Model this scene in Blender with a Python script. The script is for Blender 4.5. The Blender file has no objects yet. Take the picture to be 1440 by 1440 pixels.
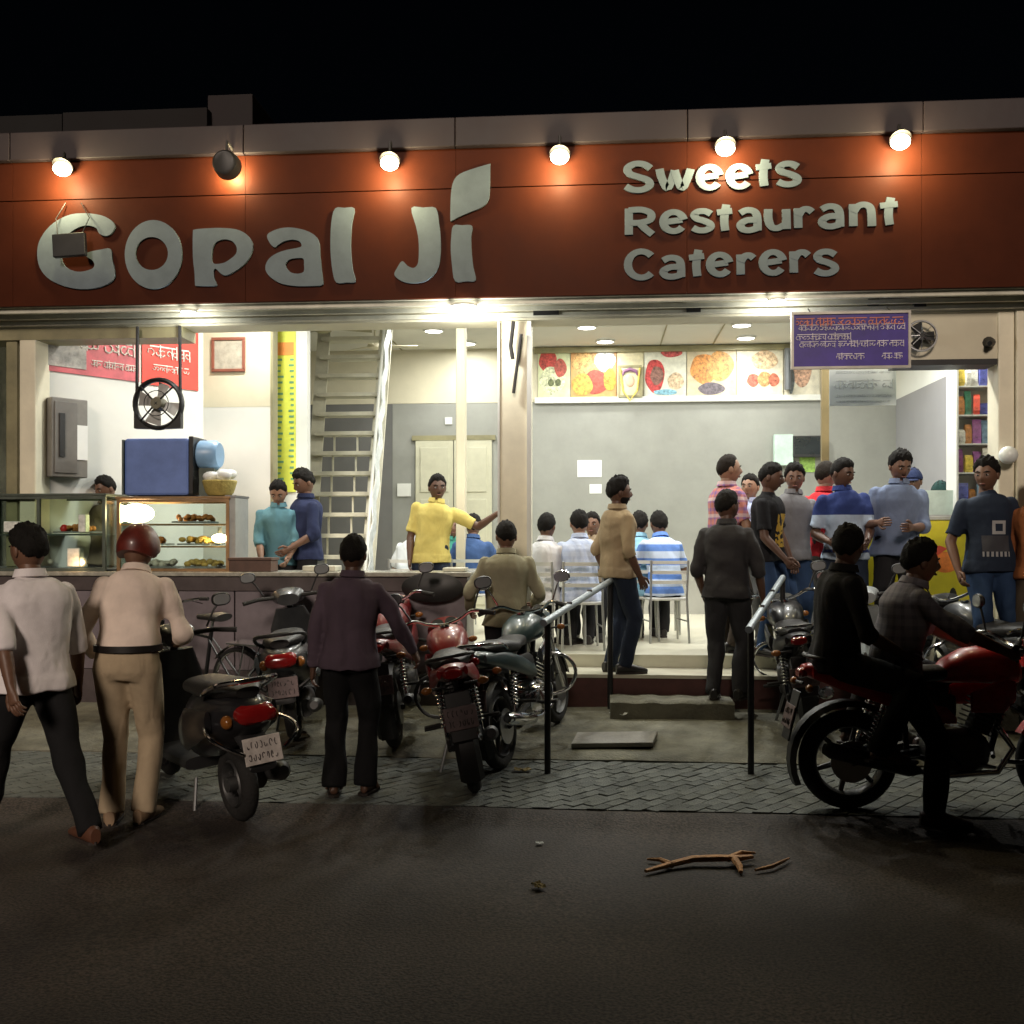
import bpy, bmesh, math, random
import numpy as np
from mathutils import Vector, Matrix, noise as pnoise
from mathutils.geometry import tessellate_polygon

R = math.radians
V = Vector
rnd = random.Random(7)
scene = bpy.context.scene

# ------------------------------------------------------------------ camera
# world: X along the shop front, Y into the shop (front edge of the floor at Y=0), Z up, road at 0
EYE, DIST, YAW, FOC, HOR = 1.65, 8.9, R(4.77), 1440.0, 760.0
cam_d = bpy.data.cameras.new('camera')
cam_d.sensor_width = 36.0
cam_d.lens = 36.0
cam_d.shift_y = (HOR - 720.0) / 1440.0
cam_d.clip_end = 400.0
cam_d.clip_start = 0.05
cam = bpy.data.objects.new('camera', cam_d)
scene.collection.objects.link(cam)
cam.location = (0, -DIST, EYE)
cam.rotation_euler = (R(90), 0, YAW)
scene.camera = cam

# ------------------------------------------------------------------ night sky and the dim street light
SUN_AZ, SUN_EL = R(183), R(22)          # from behind the viewer
world = bpy.data.worlds.new('World')
scene.world = world
world.use_nodes = True
wn = world.node_tree
sky = wn.nodes.new('ShaderNodeTexSky')
sky.sky_type = 'NISHITA'
sky.sun_disc = False
sky.sun_elevation = SUN_EL
sky.sun_rotation = SUN_AZ
wn.links.new(sky.outputs[0], wn.nodes['Background'].inputs[0])
wn.nodes['Background'].inputs[1].default_value = 0.00025

sun_d = bpy.data.lights.new('sun', 'SUN')
sun_d.energy = 1.7
sun_d.angle = R(11)
sun_d.color = (1.0, 0.83, 0.69)
sun = bpy.data.objects.new('sun', sun_d)
scene.collection.objects.link(sun)
_to_sun = V((math.sin(SUN_AZ) * math.cos(SUN_EL), math.cos(SUN_AZ) * math.cos(SUN_EL), math.sin(SUN_EL)))
sun.rotation_euler = _to_sun.to_track_quat('Z', 'Y').to_euler()

vs = scene.view_settings
vs.view_transform = 'Standard'
vs.look = 'None'
vs.exposure = 0.0
vs.gamma = 1.0
scene.cycles.use_denoising = True
scene.cycles.max_bounces = 6
scene.cycles.diffuse_bounces = 3
scene.cycles.glossy_bounces = 3
scene.cycles.transmission_bounces = 4
scene.cycles.transparent_max_bounces = 10
scene.cycles.sample_clamp_indirect = 4.0
scene.cycles.caustics_reflective = False
scene.cycles.caustics_refractive = False

# ------------------------------------------------------------------ helpers
_f = V((-math.sin(YAW), math.cos(YAW), 0))
_r = V((math.cos(YAW), math.sin(YAW), 0))
_c = V((0, -DIST, EYE))
def at(px, py, Y):
    """point of the place at depth Y that the photograph shows at pixel px, py"""
    d = _f + _r * ((px - 720) / FOC) + V((0, 0, (HOR - py) / FOC))
    return _c + d * ((Y + DIST) / d.y)
def ground(px, py, Z=0.0):
    d = _f + _r * ((px - 720) / FOC) + V((0, 0, (HOR - py) / FOC))
    return _c + d * ((Z - EYE) / d.z)

MATS = {}
def mat(name, col, rough=0.6, metal=0.0, var=0.18, scale=6.0, bump=0.0, bscale=60.0, spec=0.5, emit=None, estr=0.0, coat=0.0):
    if name in MATS:
        return MATS[name]
    m = bpy.data.materials.new(name)
    m.use_nodes = True
    nt = m.node_tree
    b = nt.nodes['Principled BSDF']
    tc = nt.nodes.new('ShaderNodeTexCoord')
    if var > 0:
        n = nt.nodes.new('ShaderNodeTexNoise')
        n.inputs['Scale'].default_value = scale
        n.inputs['Detail'].default_value = 6
        n.inputs['Roughness'].default_value = 0.65
        nt.links.new(tc.outputs['Object'], n.inputs['Vector'])
        rp = nt.nodes.new('ShaderNodeValToRGB')
        e = rp.color_ramp.elements
        e[0].position, e[1].position = 0.3, 0.7
        e[0].color = [c * (1 - var) for c in col[:3]] + [1]
        e[1].color = [min(1, c * (1 + var)) for c in col[:3]] + [1]
        nt.links.new(n.outputs['Fac'], rp.inputs['Fac'])
        nt.links.new(rp.outputs[0], b.inputs['Base Color'])
        mr = nt.nodes.new('ShaderNodeMapRange')
        mr.inputs['To Min'].default_value = max(0.02, rough - 0.1)
        mr.inputs['To Max'].default_value = min(1, rough + 0.1)
        nt.links.new(n.outputs['Fac'], mr.inputs['Value'])
        nt.links.new(mr.outputs[0], b.inputs['Roughness'])
    else:
        b.inputs['Base Color'].default_value = list(col[:3]) + [1]
        b.inputs['Roughness'].default_value = rough
    if bump > 0:
        n2 = nt.nodes.new('ShaderNodeTexNoise')
        n2.inputs['Scale'].default_value = bscale
        n2.inputs['Detail'].default_value = 4
        nt.links.new(tc.outputs['Object'], n2.inputs['Vector'])
        bp = nt.nodes.new('ShaderNodeBump')
        bp.inputs['Strength'].default_value = bump
        bp.inputs['Distance'].default_value = 0.02
        nt.links.new(n2.outputs['Fac'], bp.inputs['Height'])
        nt.links.new(bp.outputs[0], b.inputs['Normal'])
    b.inputs['Metallic'].default_value = metal
    b.inputs['Specular IOR Level'].default_value = spec
    if coat:
        b.inputs['Coat Weight'].default_value = coat
        b.inputs['Coat Roughness'].default_value = 0.08
    if emit:
        b.inputs['Emission Color'].default_value = list(emit) + [1]
        b.inputs['Emission Strength'].default_value = estr
    MATS[name] = m
    return m

def glass_mat(name, tint=(0.9, 0.97, 0.94), refl=0.10):
    if name in MATS:
        return MATS[name]
    m = bpy.data.materials.new(name)
    m.use_nodes = True
    nt = m.node_tree
    nt.nodes.remove(nt.nodes['Principled BSDF'])
    tr = nt.nodes.new('ShaderNodeBsdfTransparent')
    tr.inputs[0].default_value = list(tint) + [1]
    gl = nt.nodes.new('ShaderNodeBsdfGlossy')
    gl.inputs['Roughness'].default_value = 0.05
    lw = nt.nodes.new('ShaderNodeLayerWeight')
    lw.inputs[0].default_value = 0.25
    mr = nt.nodes.new('ShaderNodeMapRange')
    mr.inputs['To Min'].default_value = refl * 0.5
    mr.inputs['To Max'].default_value = 0.7
    nt.links.new(lw.outputs['Fresnel'], mr.inputs['Value'])
    mx = nt.nodes.new('ShaderNodeMixShader')
    nt.links.new(mr.outputs[0], mx.inputs[0])
    nt.links.new(tr.outputs[0], mx.inputs[1])
    nt.links.new(gl.outputs[0], mx.inputs[2])
    nt.links.new(mx.outputs[0], nt.nodes['Material Output'].inputs[0])
    MATS[name] = m
    return m

def link(o, parent=None):
    scene.collection.objects.link(o)
    if parent is not None:
        o.parent = parent
    return o

class MB:
    """collects shapes, then links them as ONE mesh object"""
    def __init__(s):
        s.v, s.f = [], []
    def add(s, vs, fs):
        k = len(s.v)
        s.v += [V(p) for p in vs]
        s.f += [tuple(i + k for i in f) for f in fs]
        return s
    def box(s, c, size, rot=None):
        c = V(c); h = V(size) * 0.5
        M = rot if rot is not None else Matrix.Identity(3)
        vs = [c + M @ V((x * h.x, y * h.y, z * h.z)) for z in (-1, 1) for y in (-1, 1) for x in (-1, 1)]
        return s.add(vs, [(0, 2, 3, 1), (4, 5, 7, 6), (0, 1, 5, 4), (2, 6, 7, 3), (0, 4, 6, 2), (1, 3, 7, 5)])
    def bounds(s, x0, x1, y0, y1, z0, z1):
        return s.box(((x0 + x1) / 2, (y0 + y1) / 2, (z0 + z1) / 2), (abs(x1 - x0), abs(y1 - y0), abs(z1 - z0)))
    def rings(s, rings, caps=True, closed=False):
        n = len(rings[0]); k = len(s.v)
        for r in rings:
            s.v += [V(p) for p in r]
        m = len(rings)
        for i in range(m if closed else m - 1):
            a, b = k + i * n, k + ((i + 1) % m) * n
            for j in range(n):
                j2 = (j + 1) % n
                s.f.append((a + j, a + j2, b + j2, b + j))
        if caps and not closed:
            s.f.append(tuple(k + j for j in reversed(range(n))))
            s.f.append(tuple(k + (m - 1) * n + j for j in range(n)))
        return s
    def tube(s, pts, r, n=10, caps=True, closed=False, flat=1.0, up=None):
        pts = [V(p) for p in pts]; m = len(pts)
        if not hasattr(r, '__len__'):
            r = [r] * m
        rings = []; side = None
        for i, p in enumerate(pts):
            if closed:
                t = pts[(i + 1) % m] - pts[i - 1]
            else:
                t = pts[min(i + 1, m - 1)] - pts[max(i - 1, 0)]
            if t.length < 1e-9:
                t = V((0, 0, 1))
            t.normalize()
            if side is None:
                u = V(up) if up is not None else (V((0, 0, 1)) if abs(t.z) < 0.9 else V((0, 1, 0)))
                side = t.cross(u)
            else:
                side = side - t * side.dot(t)
            if side.length < 1e-6:
                side = t.orthogonal()
            side.normalize()
            w = side.cross(t)
            rings.append([p + side * (math.cos(a) * r[i]) + w * (math.sin(a) * r[i] * flat)
                          for a in (2 * math.pi * j / n for j in range(n))])
        return s.rings(rings, caps, closed)
    def ring(s, c, axis, rad, r, n=28, m=8, flat=1.0):
        c = V(c); axis = V(axis).normalized(); a = axis.orthogonal().normalized(); b = axis.cross(a)
        pts = [c + a * (rad * math.cos(t)) + b * (rad * math.sin(t)) for t in (2 * math.pi * i / n for i in range(n))]
        rings = []
        for i, p in enumerate(pts):
            o = (p - c).normalized()
            rings.append([p + o * (r * math.cos(t)) + axis * (r * flat * math.sin(t)) for t in (2 * math.pi * j / m for j in range(m))])
        return s.rings(rings, closed=True)
    def ell(s, c, rad, n=12, m=8, rot=None):
        c = V(c); M = rot if rot is not None else Matrix.Identity(3)
        rings = []
        for i in range(1, m):
            t = math.pi * i / m
            rings.append([c + M @ V((rad[0] * math.sin(t) * math.cos(a), rad[1] * math.sin(t) * math.sin(a), -rad[2] * math.cos(t)))
                          for a in (2 * math.pi * j / n for j in range(n))])
        k = len(s.v)
        s.rings(rings, caps=False)
        b0 = len(s.v); s.v += [c + M @ V((0, 0, -rad[2])), c + M @ V((0, 0, rad[2]))]
        for j in range(n):
            j2 = (j + 1) % n
            s.f.append((b0, k + j2, k + j))
            s.f.append((b0 + 1, k + (m - 2) * n + j, k + (m - 2) * n + j2))
        return s
    def loft(s, secs, n=18, p=2.0, ax=(1, 0, 0), ay=(0, 0, 1)):
        """secs: (centre, half width along ax, half height along ay)"""
        rings = []
        for sec in secs:
            c, a, b = V(sec[0]), sec[1], sec[2]
            X = V(sec[3]) if len(sec) > 3 else V(ax); Yv = V(sec[4]) if len(sec) > 4 else V(ay)
            rr = []
            for j in range(n):
                t = 2 * math.pi * j / n
                ct, st = math.cos(t), math.sin(t)
                rr.append(c + X * (a * math.copysign(abs(ct) ** (2 / p), ct)) + Yv * (b * math.copysign(abs(st) ** (2 / p), st)))
            rings.append(rr)
        return s.rings(rings)
    def prism(s, outer, holes, fn):
        """outline (2-D points) with holes, fn(u, v, k) -> point, k=0 front, 1 back"""
        loops = [[V((a, b, 0)) for a, b in outer]] + [[V((a, b, 0)) for a, b in h] for h in holes]
        tris = tessellate_polygon(loops)
        flat = [p for l in loops for p in l]; n = len(flat); k = len(s.v)
        s.v += [V(fn(p.x, p.y, 0)) for p in flat] + [V(fn(p.x, p.y, 1)) for p in flat]
        for t in tris:
            s.f.append((k + t[0], k + t[1], k + t[2])); s.f.append((k + n + t[2], k + n + t[1], k + n + t[0]))
        o = 0
        for l in loops:
            m = len(l)
            for j in range(m):
                j2 = (j + 1) % m
                s.f.append((k + o + j, k + o + j2, k + n + o + j2, k + n + o + j))
            o += m
        return s
    def mesh(s, name):
        me = bpy.data.meshes.new(name)
        me.from_pydata([tuple(p) for p in s.v], [], s.f)
        me.update()
        return me
    def build(s, name, m, parent=None, smooth=None, bevel=0.0, fix=True):
        me = s.mesh(name)
        if fix:
            bm = bmesh.new(); bm.from_mesh(me)
            bmesh.ops.recalc_face_normals(bm, faces=bm.faces)
            bm.to_mesh(me); bm.free()
        if smooth is None:
            smooth = len(s.v) > 16
        if smooth:
            me.shade_smooth()
            me.set_sharp_from_angle(angle=R(42))
        me.materials.append(m)
        o = bpy.data.objects.new(name, me)
        if bevel:
            md = o.modifiers.new('bevel', 'BEVEL'); md.width = bevel; md.segments = 2; md.limit_method = 'ANGLE'
        return link(o, parent)

def tag(o, label, cat, group=None):
    o['label'] = label; o['category'] = cat
    if group:
        o['group'] = group
    return o
def thing(name, label, cat, loc=(0, 0, 0), rz=0.0, group=None):
    o = bpy.data.objects.new(name, None)
    o.empty_display_size = 0.1
    o.location = loc; o.rotation_euler = (0, 0, rz)
    return tag(link(o), label, cat, group)
def struct(o):
    o['kind'] = 'structure'
    return o
def qbox(name, m, x0, x1, y0, y1, z0, z1, parent=None, bevel=0.0):
    return MB().bounds(x0, x1, y0, y1, z0, z1).build(name, m, parent, bevel=bevel)
def catmull(pts, k=4, closed=True):
    out = []; n = len(pts)
    for i in range(n if closed else n - 1):
        p0 = pts[(i - 1) % n] if closed or i > 0 else pts[0]
        p1, p2 = pts[i], pts[(i + 1) % n]
        p3 = pts[(i + 2) % n] if closed or i + 2 < n else pts[-1]
        for j in range(k):
            t = j / k
            out.append(tuple(0.5 * (2 * b + (c - a) * t + (2 * a - 5 * b + 4 * c - d) * t * t + (3 * b - a - 3 * c + d) * t ** 3)
                             for a, b, c, d in zip(p0, p1, p2, p3)))
    if not closed:
        out.append(tuple(pts[-1]))
    return out
def rotz(a):
    return Matrix.Rotation(a, 3, 'Z')

# ================================================================== the setting
FL, FI, CZ, BW, SY = 0.49, 0.61, 4.40, 5.7, -0.30     # front floor, inner floor, ceiling, back wall, sign face
XL, XR = -7.0, 7.0
AP_Y, RD_Y = -1.45, -2.78                              # kerb of the apron, edge of the road

def asphalt():
    m = mat('asphalt', (0.085, 0.072, 0.062), 0.85, var=0.0, bump=0.0)
    nt = m.node_tree; b = nt.nodes['Principled BSDF']
    tc = nt.nodes['Texture Coordinate']
    big = nt.nodes.new('ShaderNodeTexNoise'); big.inputs['Scale'].default_value = 0.7; big.inputs['Detail'].default_value = 8
    fine = nt.nodes.new('ShaderNodeTexNoise'); fine.inputs['Scale'].default_value = 70; fine.inputs['Detail'].default_value = 3
    for n in (big, fine):
        nt.links.new(tc.outputs['Object'], n.inputs['Vector'])
    r1 = nt.nodes.new('ShaderNodeValToRGB'); r1.color_ramp.elements[0].position = .35; r1.color_ramp.elements[1].position = .68
    r1.color_ramp.elements[0].color = (0.022, 0.0165, 0.0135, 1); r1.color_ramp.elements[1].color = (0.064, 0.050, 0.041, 1)
    nt.links.new(big.outputs['Fac'], r1.inputs[0])
    r2 = nt.nodes.new('ShaderNodeValToRGB'); r2.color_ramp.elements[0].position = .35; r2.color_ramp.elements[1].position = .7
    r2.color_ramp.elements[0].color = (0.35, 0.35, 0.35, 1); r2.color_ramp.elements[1].color = (1.9, 1.85, 1.8, 1)
    nt.links.new(fine.outputs['Fac'], r2.inputs[0])
    mx = nt.nodes.new('ShaderNodeMixRGB'); mx.blend_type = 'MULTIPLY'; mx.inputs[0].default_value = 1
    nt.links.new(r1.outputs[0], mx.inputs[1]); nt.links.new(r2.outputs[0], mx.inputs[2])
    nt.links.new(mx.outputs[0], b.inputs['Base Color'])
    bp = nt.nodes.new('ShaderNodeBump'); bp.inputs['Strength'].default_value = .8; bp.inputs['Distance'].default_value = .01
    nt.links.new(fine.outputs['Fac'], bp.inputs['Height']); nt.links.new(bp.outputs[0], b.inputs['Normal'])
    return m
M_asph = asphalt()
M_conc = mat('concrete', (0.155, 0.15, 0.115), 0.9, var=0.5, scale=2.6, bump=0.6, bscale=40)
M_paver = mat('paver_grey', (0.115, 0.124, 0.112), 0.85, var=0.35, scale=5, bump=0.6, bscale=70)
M_paver_b = mat('paver_dull', (0.092, 0.100, 0.092), 0.88, var=0.35, scale=5, bump=0.6, bscale=70)
M_joint = mat('joint_sand', (0.080, 0.080, 0.070), 0.95, var=0.3, scale=12)
M_floor = mat('floor_stone', (0.62, 0.60, 0.48), 0.35, var=0.08, scale=3)
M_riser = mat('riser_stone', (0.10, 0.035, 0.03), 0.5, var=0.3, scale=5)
M_cream = mat('cream_paint', (0.60, 0.56, 0.42), 0.6, var=0.10, scale=1.5)
M_white = mat('white_paint', (0.68, 0.69, 0.65), 0.6, var=0.06, scale=1.5)
M_ceil = mat('ceiling_paint', (0.60, 0.59, 0.53), 0.7, var=0.06, scale=1.0)
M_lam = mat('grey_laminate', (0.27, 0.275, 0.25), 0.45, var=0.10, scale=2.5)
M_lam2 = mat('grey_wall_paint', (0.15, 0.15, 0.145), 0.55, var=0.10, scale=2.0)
M_alu = mat('dull_aluminium', (0.52, 0.51, 0.42), 0.45, metal=0.1, var=0.25, scale=4)
M_dark = mat('dark_metal', (0.022, 0.022, 0.022), 0.45, metal=0.3, var=0.2)
M_black = mat('black_paint', (0.012, 0.012, 0.013), 0.4, var=0.2)
M_chrome = mat('chrome', (0.75, 0.76, 0.78), 0.14, metal=1.0, var=0.05)
M_steel = mat('steel', (0.42, 0.43, 0.44), 0.32, metal=0.9, var=0.15)
M_rubber = mat('rubber', (0.018, 0.017, 0.016), 0.85, var=0.3, scale=20, bump=0.3)
M_glass = glass_mat('clear_glass')
M_paper = mat('paper', (0.80, 0.82, 0.80), 0.7, var=0.04)
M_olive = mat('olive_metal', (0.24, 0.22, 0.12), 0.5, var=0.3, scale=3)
M_wood = mat('dark_wood', (0.09, 0.045, 0.03), 0.5, var=0.3, scale=9)

# ground, road
struct(MB().add([(-150, -150, -0.06), (150, -150, -0.06), (150, 150, -0.06), (-150, 150, -0.06)], [(0, 1, 2, 3)]).build('ground', mat('bare_earth', (0.07, 0.06, 0.045), 0.95), smooth=False))
def road_z(y):
    t_ = min(1, max(0, (y - (RD_Y - .30)) / .28)); return .046 * t_ * t_ * (3 - 2 * t_)
def apron_z(y):
    return .072 + .135 * (y - AP_Y) / -AP_Y
def surf(y):
    return road_z(y) if y < RD_Y else (.05 if y < AP_Y else apron_z(min(y, 0)))
def ground_s(px, py):
    z = .05
    for _ in range(8):
        z = surf(ground(px, py, z).y)
    return ground(px, py, z)
def road_mesh():
    mb = MB(); nx, ny = 160, 160; x0, x1, y0, y1 = -30, 30, -16, RD_Y
    for j in range(ny + 1):
        for i in range(nx + 1):
            x = x0 + (x1 - x0) * i / nx; y = y0 + (y1 - y0) * j / ny
            z = road_z(y) + 0.006 * math.sin(x * 2.1 + math.sin(y * 1.7)) * math.sin(y * 2.6 + x) - 0.002
            mb.v.append(V((x, y, z)))
    for j in range(ny):
        for i in range(nx):
            a = j * (nx + 1) + i
            mb.f.append((a, a + 1, a + nx + 2, a + nx + 1))
    return mb
struct(road_mesh().build('road', M_asph, fix=False))

# pavement of small blocks laid on the slant
pavement = struct(qbox('pavement', M_joint, -30, 30, RD_Y, AP_Y + 0.02, -0.05, 0.030))
def clip(poly, a, b, c):                    # keep a*x + b*y <= c
    out = []
    for i, p in enumerate(poly):
        q = poly[(i + 1) % len(poly)]
        dp, dq = a * p[0] + b * p[1] - c, a * q[0] + b * q[1] - c
        if dp <= 0:
            out.append(p)
        if dp * dq < 0:
            t = dp / (dp - dq)
            out.append((p[0] + (q[0] - p[0]) * t, p[1] + (q[1] - p[1]) * t))
    return out
def block_prism(mb, poly, z):
    cx = sum(p[0] for p in poly) / len(poly); cy = sum(p[1] for p in poly) / len(poly)
    top = [(cx + (x - cx) * 0.965, cy + (y - cy) * 0.965, z) for x, y in poly]
    mid = [(x, y, z - 0.006) for x, y in poly]; low = [(x, y, z - 0.03) for x, y in poly]
    mb.rings([low, mid, top])
PL, PW, GAP = 0.172, 0.085, 0.004
ang = R(52)
ca, sa = math.cos(ang), math.sin(ang)
blocks = []
for i in range(-90, 90):
    for j in range(-90, 90):
        u0 = i * (PL) + (j % 2) * PL / 2; v0 = j * PW
        cx, cy = u0 * ca - v0 * sa + 0.3, u0 * sa + v0 * ca - 2.1
        if not (-5.6 < cx < 5.2 and RD_Y - .15 < cy < AP_Y + .15):
            continue
        hw, hh = PL / 2 - GAP / 2, PW / 2 - GAP / 2
        full = [(cx + x * ca - y * sa, cy + x * sa + y * ca) for x, y in ((-hw, -hh), (hw, -hh), (hw, hh), (-hw, hh))]
        poly = clip(clip(full, 0, -1, -(RD_Y + .002)), 0, 1, AP_Y - .004)
        if len(poly) >= 3:
            ar = 0.5 * abs(sum(p[0] * q[1] - q[0] * p[1] for p, q in zip(poly, poly[1:] + poly[:1])))
            if ar > 0.0012:
                blocks.append((abs(cx - 0.75), cx, cy, poly, ar > 0.98 * 4 * hw * hh))
blocks.sort(key=lambda b: b[0])
base_me = {}
rest = MB()
for k, (d, cx, cy, poly, whole) in enumerate(blocks):
    z = 0.050 + rnd.uniform(-.0035, .0035)
    mm = M_paver if rnd.random() < .6 else M_paver_b
    if k >= 300:
        block_prism(rest, poly, z)
        continue
    key = (whole, mm.name)
    if whole and key in base_me:
        o = link(bpy.data.objects.new('paving_block', base_me[key]), pavement)
    else:
        mb = MB(); block_prism(mb, [(x - cx, y - cy) for x, y in poly], 0)
        o = mb.build('paving_block', mm, pavement, smooth=False)
        if whole:
            base_me[key] = o.data
    o.location = (cx, cy, z)
    o.rotation_euler = (rnd.uniform(-.012, .012), rnd.uniform(-.012, .012), 0)
rs = rest.build('paving_blocks', M_paver, pavement, smooth=False); rs['kind'] = 'stuff'

# concrete apron in front of the shop with a worn kerb
def apron():
    mb = MB(); nx, ny = 140, 16
    ys = [AP_Y, AP_Y, AP_Y + .03] + [AP_Y + .03 + (0.02 - AP_Y - .03) * j / ny for j in range(1, ny + 1)]
    for j, y in enumerate(ys):
        for i in range(nx + 1):
            x = -9 + 18 * i / nx
            n = math.sin(x * 3.1 + 1.3 * math.sin(y * 4)) * .5 + math.sin(x * 7.3 + y * 9) * .3
            if j == 0: z, yy = 0.0, y + .004
            elif j == 1: z, yy = 0.058 + .004 * n, y + .006 * math.sin(x * 11) + .004 * math.sin(x * 29)
            else: z, yy = apron_z(y) - .004 + .006 * n, y
            mb.v.append(V((x, yy, z)))
    for j in range(len(ys) - 1):
        for i in range(nx):
            a = j * (nx + 1) + i
            mb.f.append((a, a + 1, a + nx + 2, a + nx + 1))
    return mb
struct(apron().build('apron', M_conc, fix=False))
# shop floor: raised platform and the inner floor a low step higher
shop_floor = struct(qbox('shop_floor', M_floor, XL, XR, 0.0, 0.5, FL - .03, FL))
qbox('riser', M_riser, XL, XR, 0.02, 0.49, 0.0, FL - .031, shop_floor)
qbox('inner_floor', M_floor, XL, XR, 0.5, BW + .3, 0.0, FI, shop_floor, bevel=.004)

# loose slab, entrance step, litter on the apron
p = ground_s(865, 1046)
slab = MB()
slab.add([(-.34, -.13, 0), (.27, -.13, 0), (.34, .13, 0), (-.28, .13, 0), (-.34, -.13, .035), (.27, -.13, .035), (.34, .13, .05), (-.28, .13, .05)],
         [(3, 2, 1, 0), (4, 5, 6, 7), (0, 1, 5, 4), (1, 2, 6, 5), (2, 3, 7, 6), (3, 0, 4, 7)])
o = slab.build('stone_slab', mat('pale_stone', (0.30, 0.29, 0.27), .8, var=.2, bump=.3), bevel=.006, smooth=False)
o.location = (p.x, p.y, surf(p.y) + .010); o.rotation_euler = (R(5), R(-1), R(4))
tag(o, 'loose pale flagstone lying on the concrete apron near its kerb', 'slab')
a, b = at(858, 0, -.3), at(1032, 0, -.3)
st = MB(); n = 14
top = []
for (yy, zz) in ((-.36, .13), (-.355, .30), (-.335, .318), (-.05, .322), (-.001, .32), (-.001, .13)):
    top.append([(a.x + (b.x - a.x) * i / n, yy + .006 * math.sin(i * 2.3 + zz * 9), zz + (.006 * math.sin(i * 1.7) if zz > .2 else 0)) for i in range(n + 1)])
for i in range(n):
    for j in range(5):
        k = len(st.v); st.v += [V(top[j][i]), V(top[j][i + 1]), V(top[j + 1][i + 1]), V(top[j + 1][i])]; st.f.append((k, k + 1, k + 2, k + 3))
for i in (0, n):
    k = len(st.v); st.v += [V(t[i]) for t in top]; st.f.append(tuple(range(k, k + 6)))
bm = bmesh.new(); _me = st.mesh('tmp'); bm.from_mesh(_me); bmesh.ops.remove_doubles(bm, verts=bm.verts, dist=.0005)
st.v = [v.co.copy() for v in bm.verts]; st.f = [tuple(v.index for v in f.verts) for f in bm.faces]; bm.free(); bpy.data.meshes.remove(_me)
tag(st.build('entrance_step', M_conc), 'rough concrete step below the open shop entrance', 'step')

def crumple(name, label, px, py, z, sx, sy, m, seed, flat=.35):
    r = random.Random(seed); mb = MB(); n = 7
    for j in range(n):
        for i in range(n):
            mb.v.append(V(((i / (n - 1) - .5) * sx, (j / (n - 1) - .5) * sy, r.uniform(0.002, flat * min(sx, sy)))))
    for j in range(n - 1):
        for i in range(n - 1):
            a = j * n + i; mb.f.append((a, a + 1, a + n + 1, a + n))
    o = mb.build(name, m, fix=False, smooth=False)
    md = o.modifiers.new('solid', 'SOLIDIFY'); md.thickness = .002
    g = ground(px, py, z); o.location = (g.x, g.y, z + .002); o.rotation_euler = (0, 0, r.uniform(0, 3))
    return tag(o, label, 'litter')
crumple('crumpled_paper', 'crumpled white paper lying on the apron below the entrance step', 872, 1006, .19, .16, .10, M_paper, 3)
crumple('paper_scrap', 'small white paper scrap at the road edge beside the ridden red motorcycle', 1112, 1146, .004, .05, .04, M_paper, 4)
crumple('paper_scrap', 'white paper scrap on the asphalt just off the paving by the ridden motorcycle', 1114, 1160, .004, .06, .04, M_paper, 5)
crumple('paper_scrap', 'tiny pale scrap alone on open asphalt', 759, 1187, .004, .04, .03, M_paper, 6)
crumple('dry_leaf', 'yellowish dry leaf on the asphalt farther out than the pale scrap', 757, 1247, .004, .07, .05, mat('dry_leaf', (.25, .19, .06), .8), 8)
crumple('dry_leaf', 'straw coloured dry leaf on the paving behind the chrome motorcycle', 735, 1084, .055, .12, .06, mat('straw', (.30, .24, .11), .8), 9)
crumple('paper_scrap', 'grey paper scrap on the asphalt behind the plum shirted person', 592, 1136, .004, .06, .03, M_paper, 11)
crumple('paper_scrap', 'grey paper scrap lying under the red motorcycle rear wheel', 678, 1130, .004, .06, .03, M_paper, 12)
# broken branch on the road
M_bark = mat('split_wood', (0.56, 0.29, 0.12), .75, var=.35, scale=14, bump=.5, bscale=90)
g0 = ground(1010, 1222, .02)
def br(pts):
    return [((ground(px, py, 0).x - g0.x), (ground(px, py, 0).y - g0.y), z) for px, py, z in pts]
branch = thing('broken_branch', 'broken orange brown branch lying on the dark asphalt', 'branch', (g0.x, g0.y, 0))
MB().tube(br([(908, 1230, .018), (945, 1221, .022), (975, 1216, .03), (1010, 1216, .034), (1040, 1215, .03), (1058, 1212, .028)]), [.012, .020, .024, .026, .022, .014], 8, flat=.7).build('stem', M_bark, branch)
MB().tube(br([(945, 1222, .02), (928, 1214, .02), (910, 1212, .014)]), [.017, .011, .006], 7).build('fork', M_bark, branch)
MB().tube(br([(1024, 1216, .03), (1042, 1207, .03), (1062, 1205, .02)]), [.018, .012, .006], 7).build('fork', M_bark, branch)
MB().tube(br([(1032, 1216, .03), (1040, 1225, .025), (1042, 1230, .012)]), [.02, .017, .01], 7).build('knot', M_bark, branch)
MB().tube(br([(1062, 1227, .012), (1085, 1223, .016), (1100, 1216, .016), (1110, 1210, .012)]), [.007, .011, .009, .004], 7).build('broken_end', M_bark, branch)

# ================================================================== the shop building
shop = thing('shop_building', 'single storey restaurant shop with an open lit front', 'building', (0, 0, 0))
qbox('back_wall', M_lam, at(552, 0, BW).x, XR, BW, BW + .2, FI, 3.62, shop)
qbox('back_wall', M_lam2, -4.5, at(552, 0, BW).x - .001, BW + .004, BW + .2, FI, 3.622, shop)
qbox('back_wall', M_cream, -4.5, XR, BW + .002, BW + .2, 3.625, CZ, shop)
qbox('wall_ledge', M_white, at(752, 0, BW).x, at(1165, 0, BW).x, BW - .07, BW - .001, 3.60, 3.68, shop, bevel=.005)
qbox('ceiling', M_ceil, XL, XR, 0.31, BW + .2, CZ, CZ + .12, shop)
for px in (930, 1005, 560):                              # joints of the ceiling boards
    q = at(px, 487, BW - .3)
    MB().bounds(q.x - .008, q.x + .008, 2.0, BW - .02, CZ - .012, CZ - .001).build('ceiling_joint', M_olive, shop)
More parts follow.
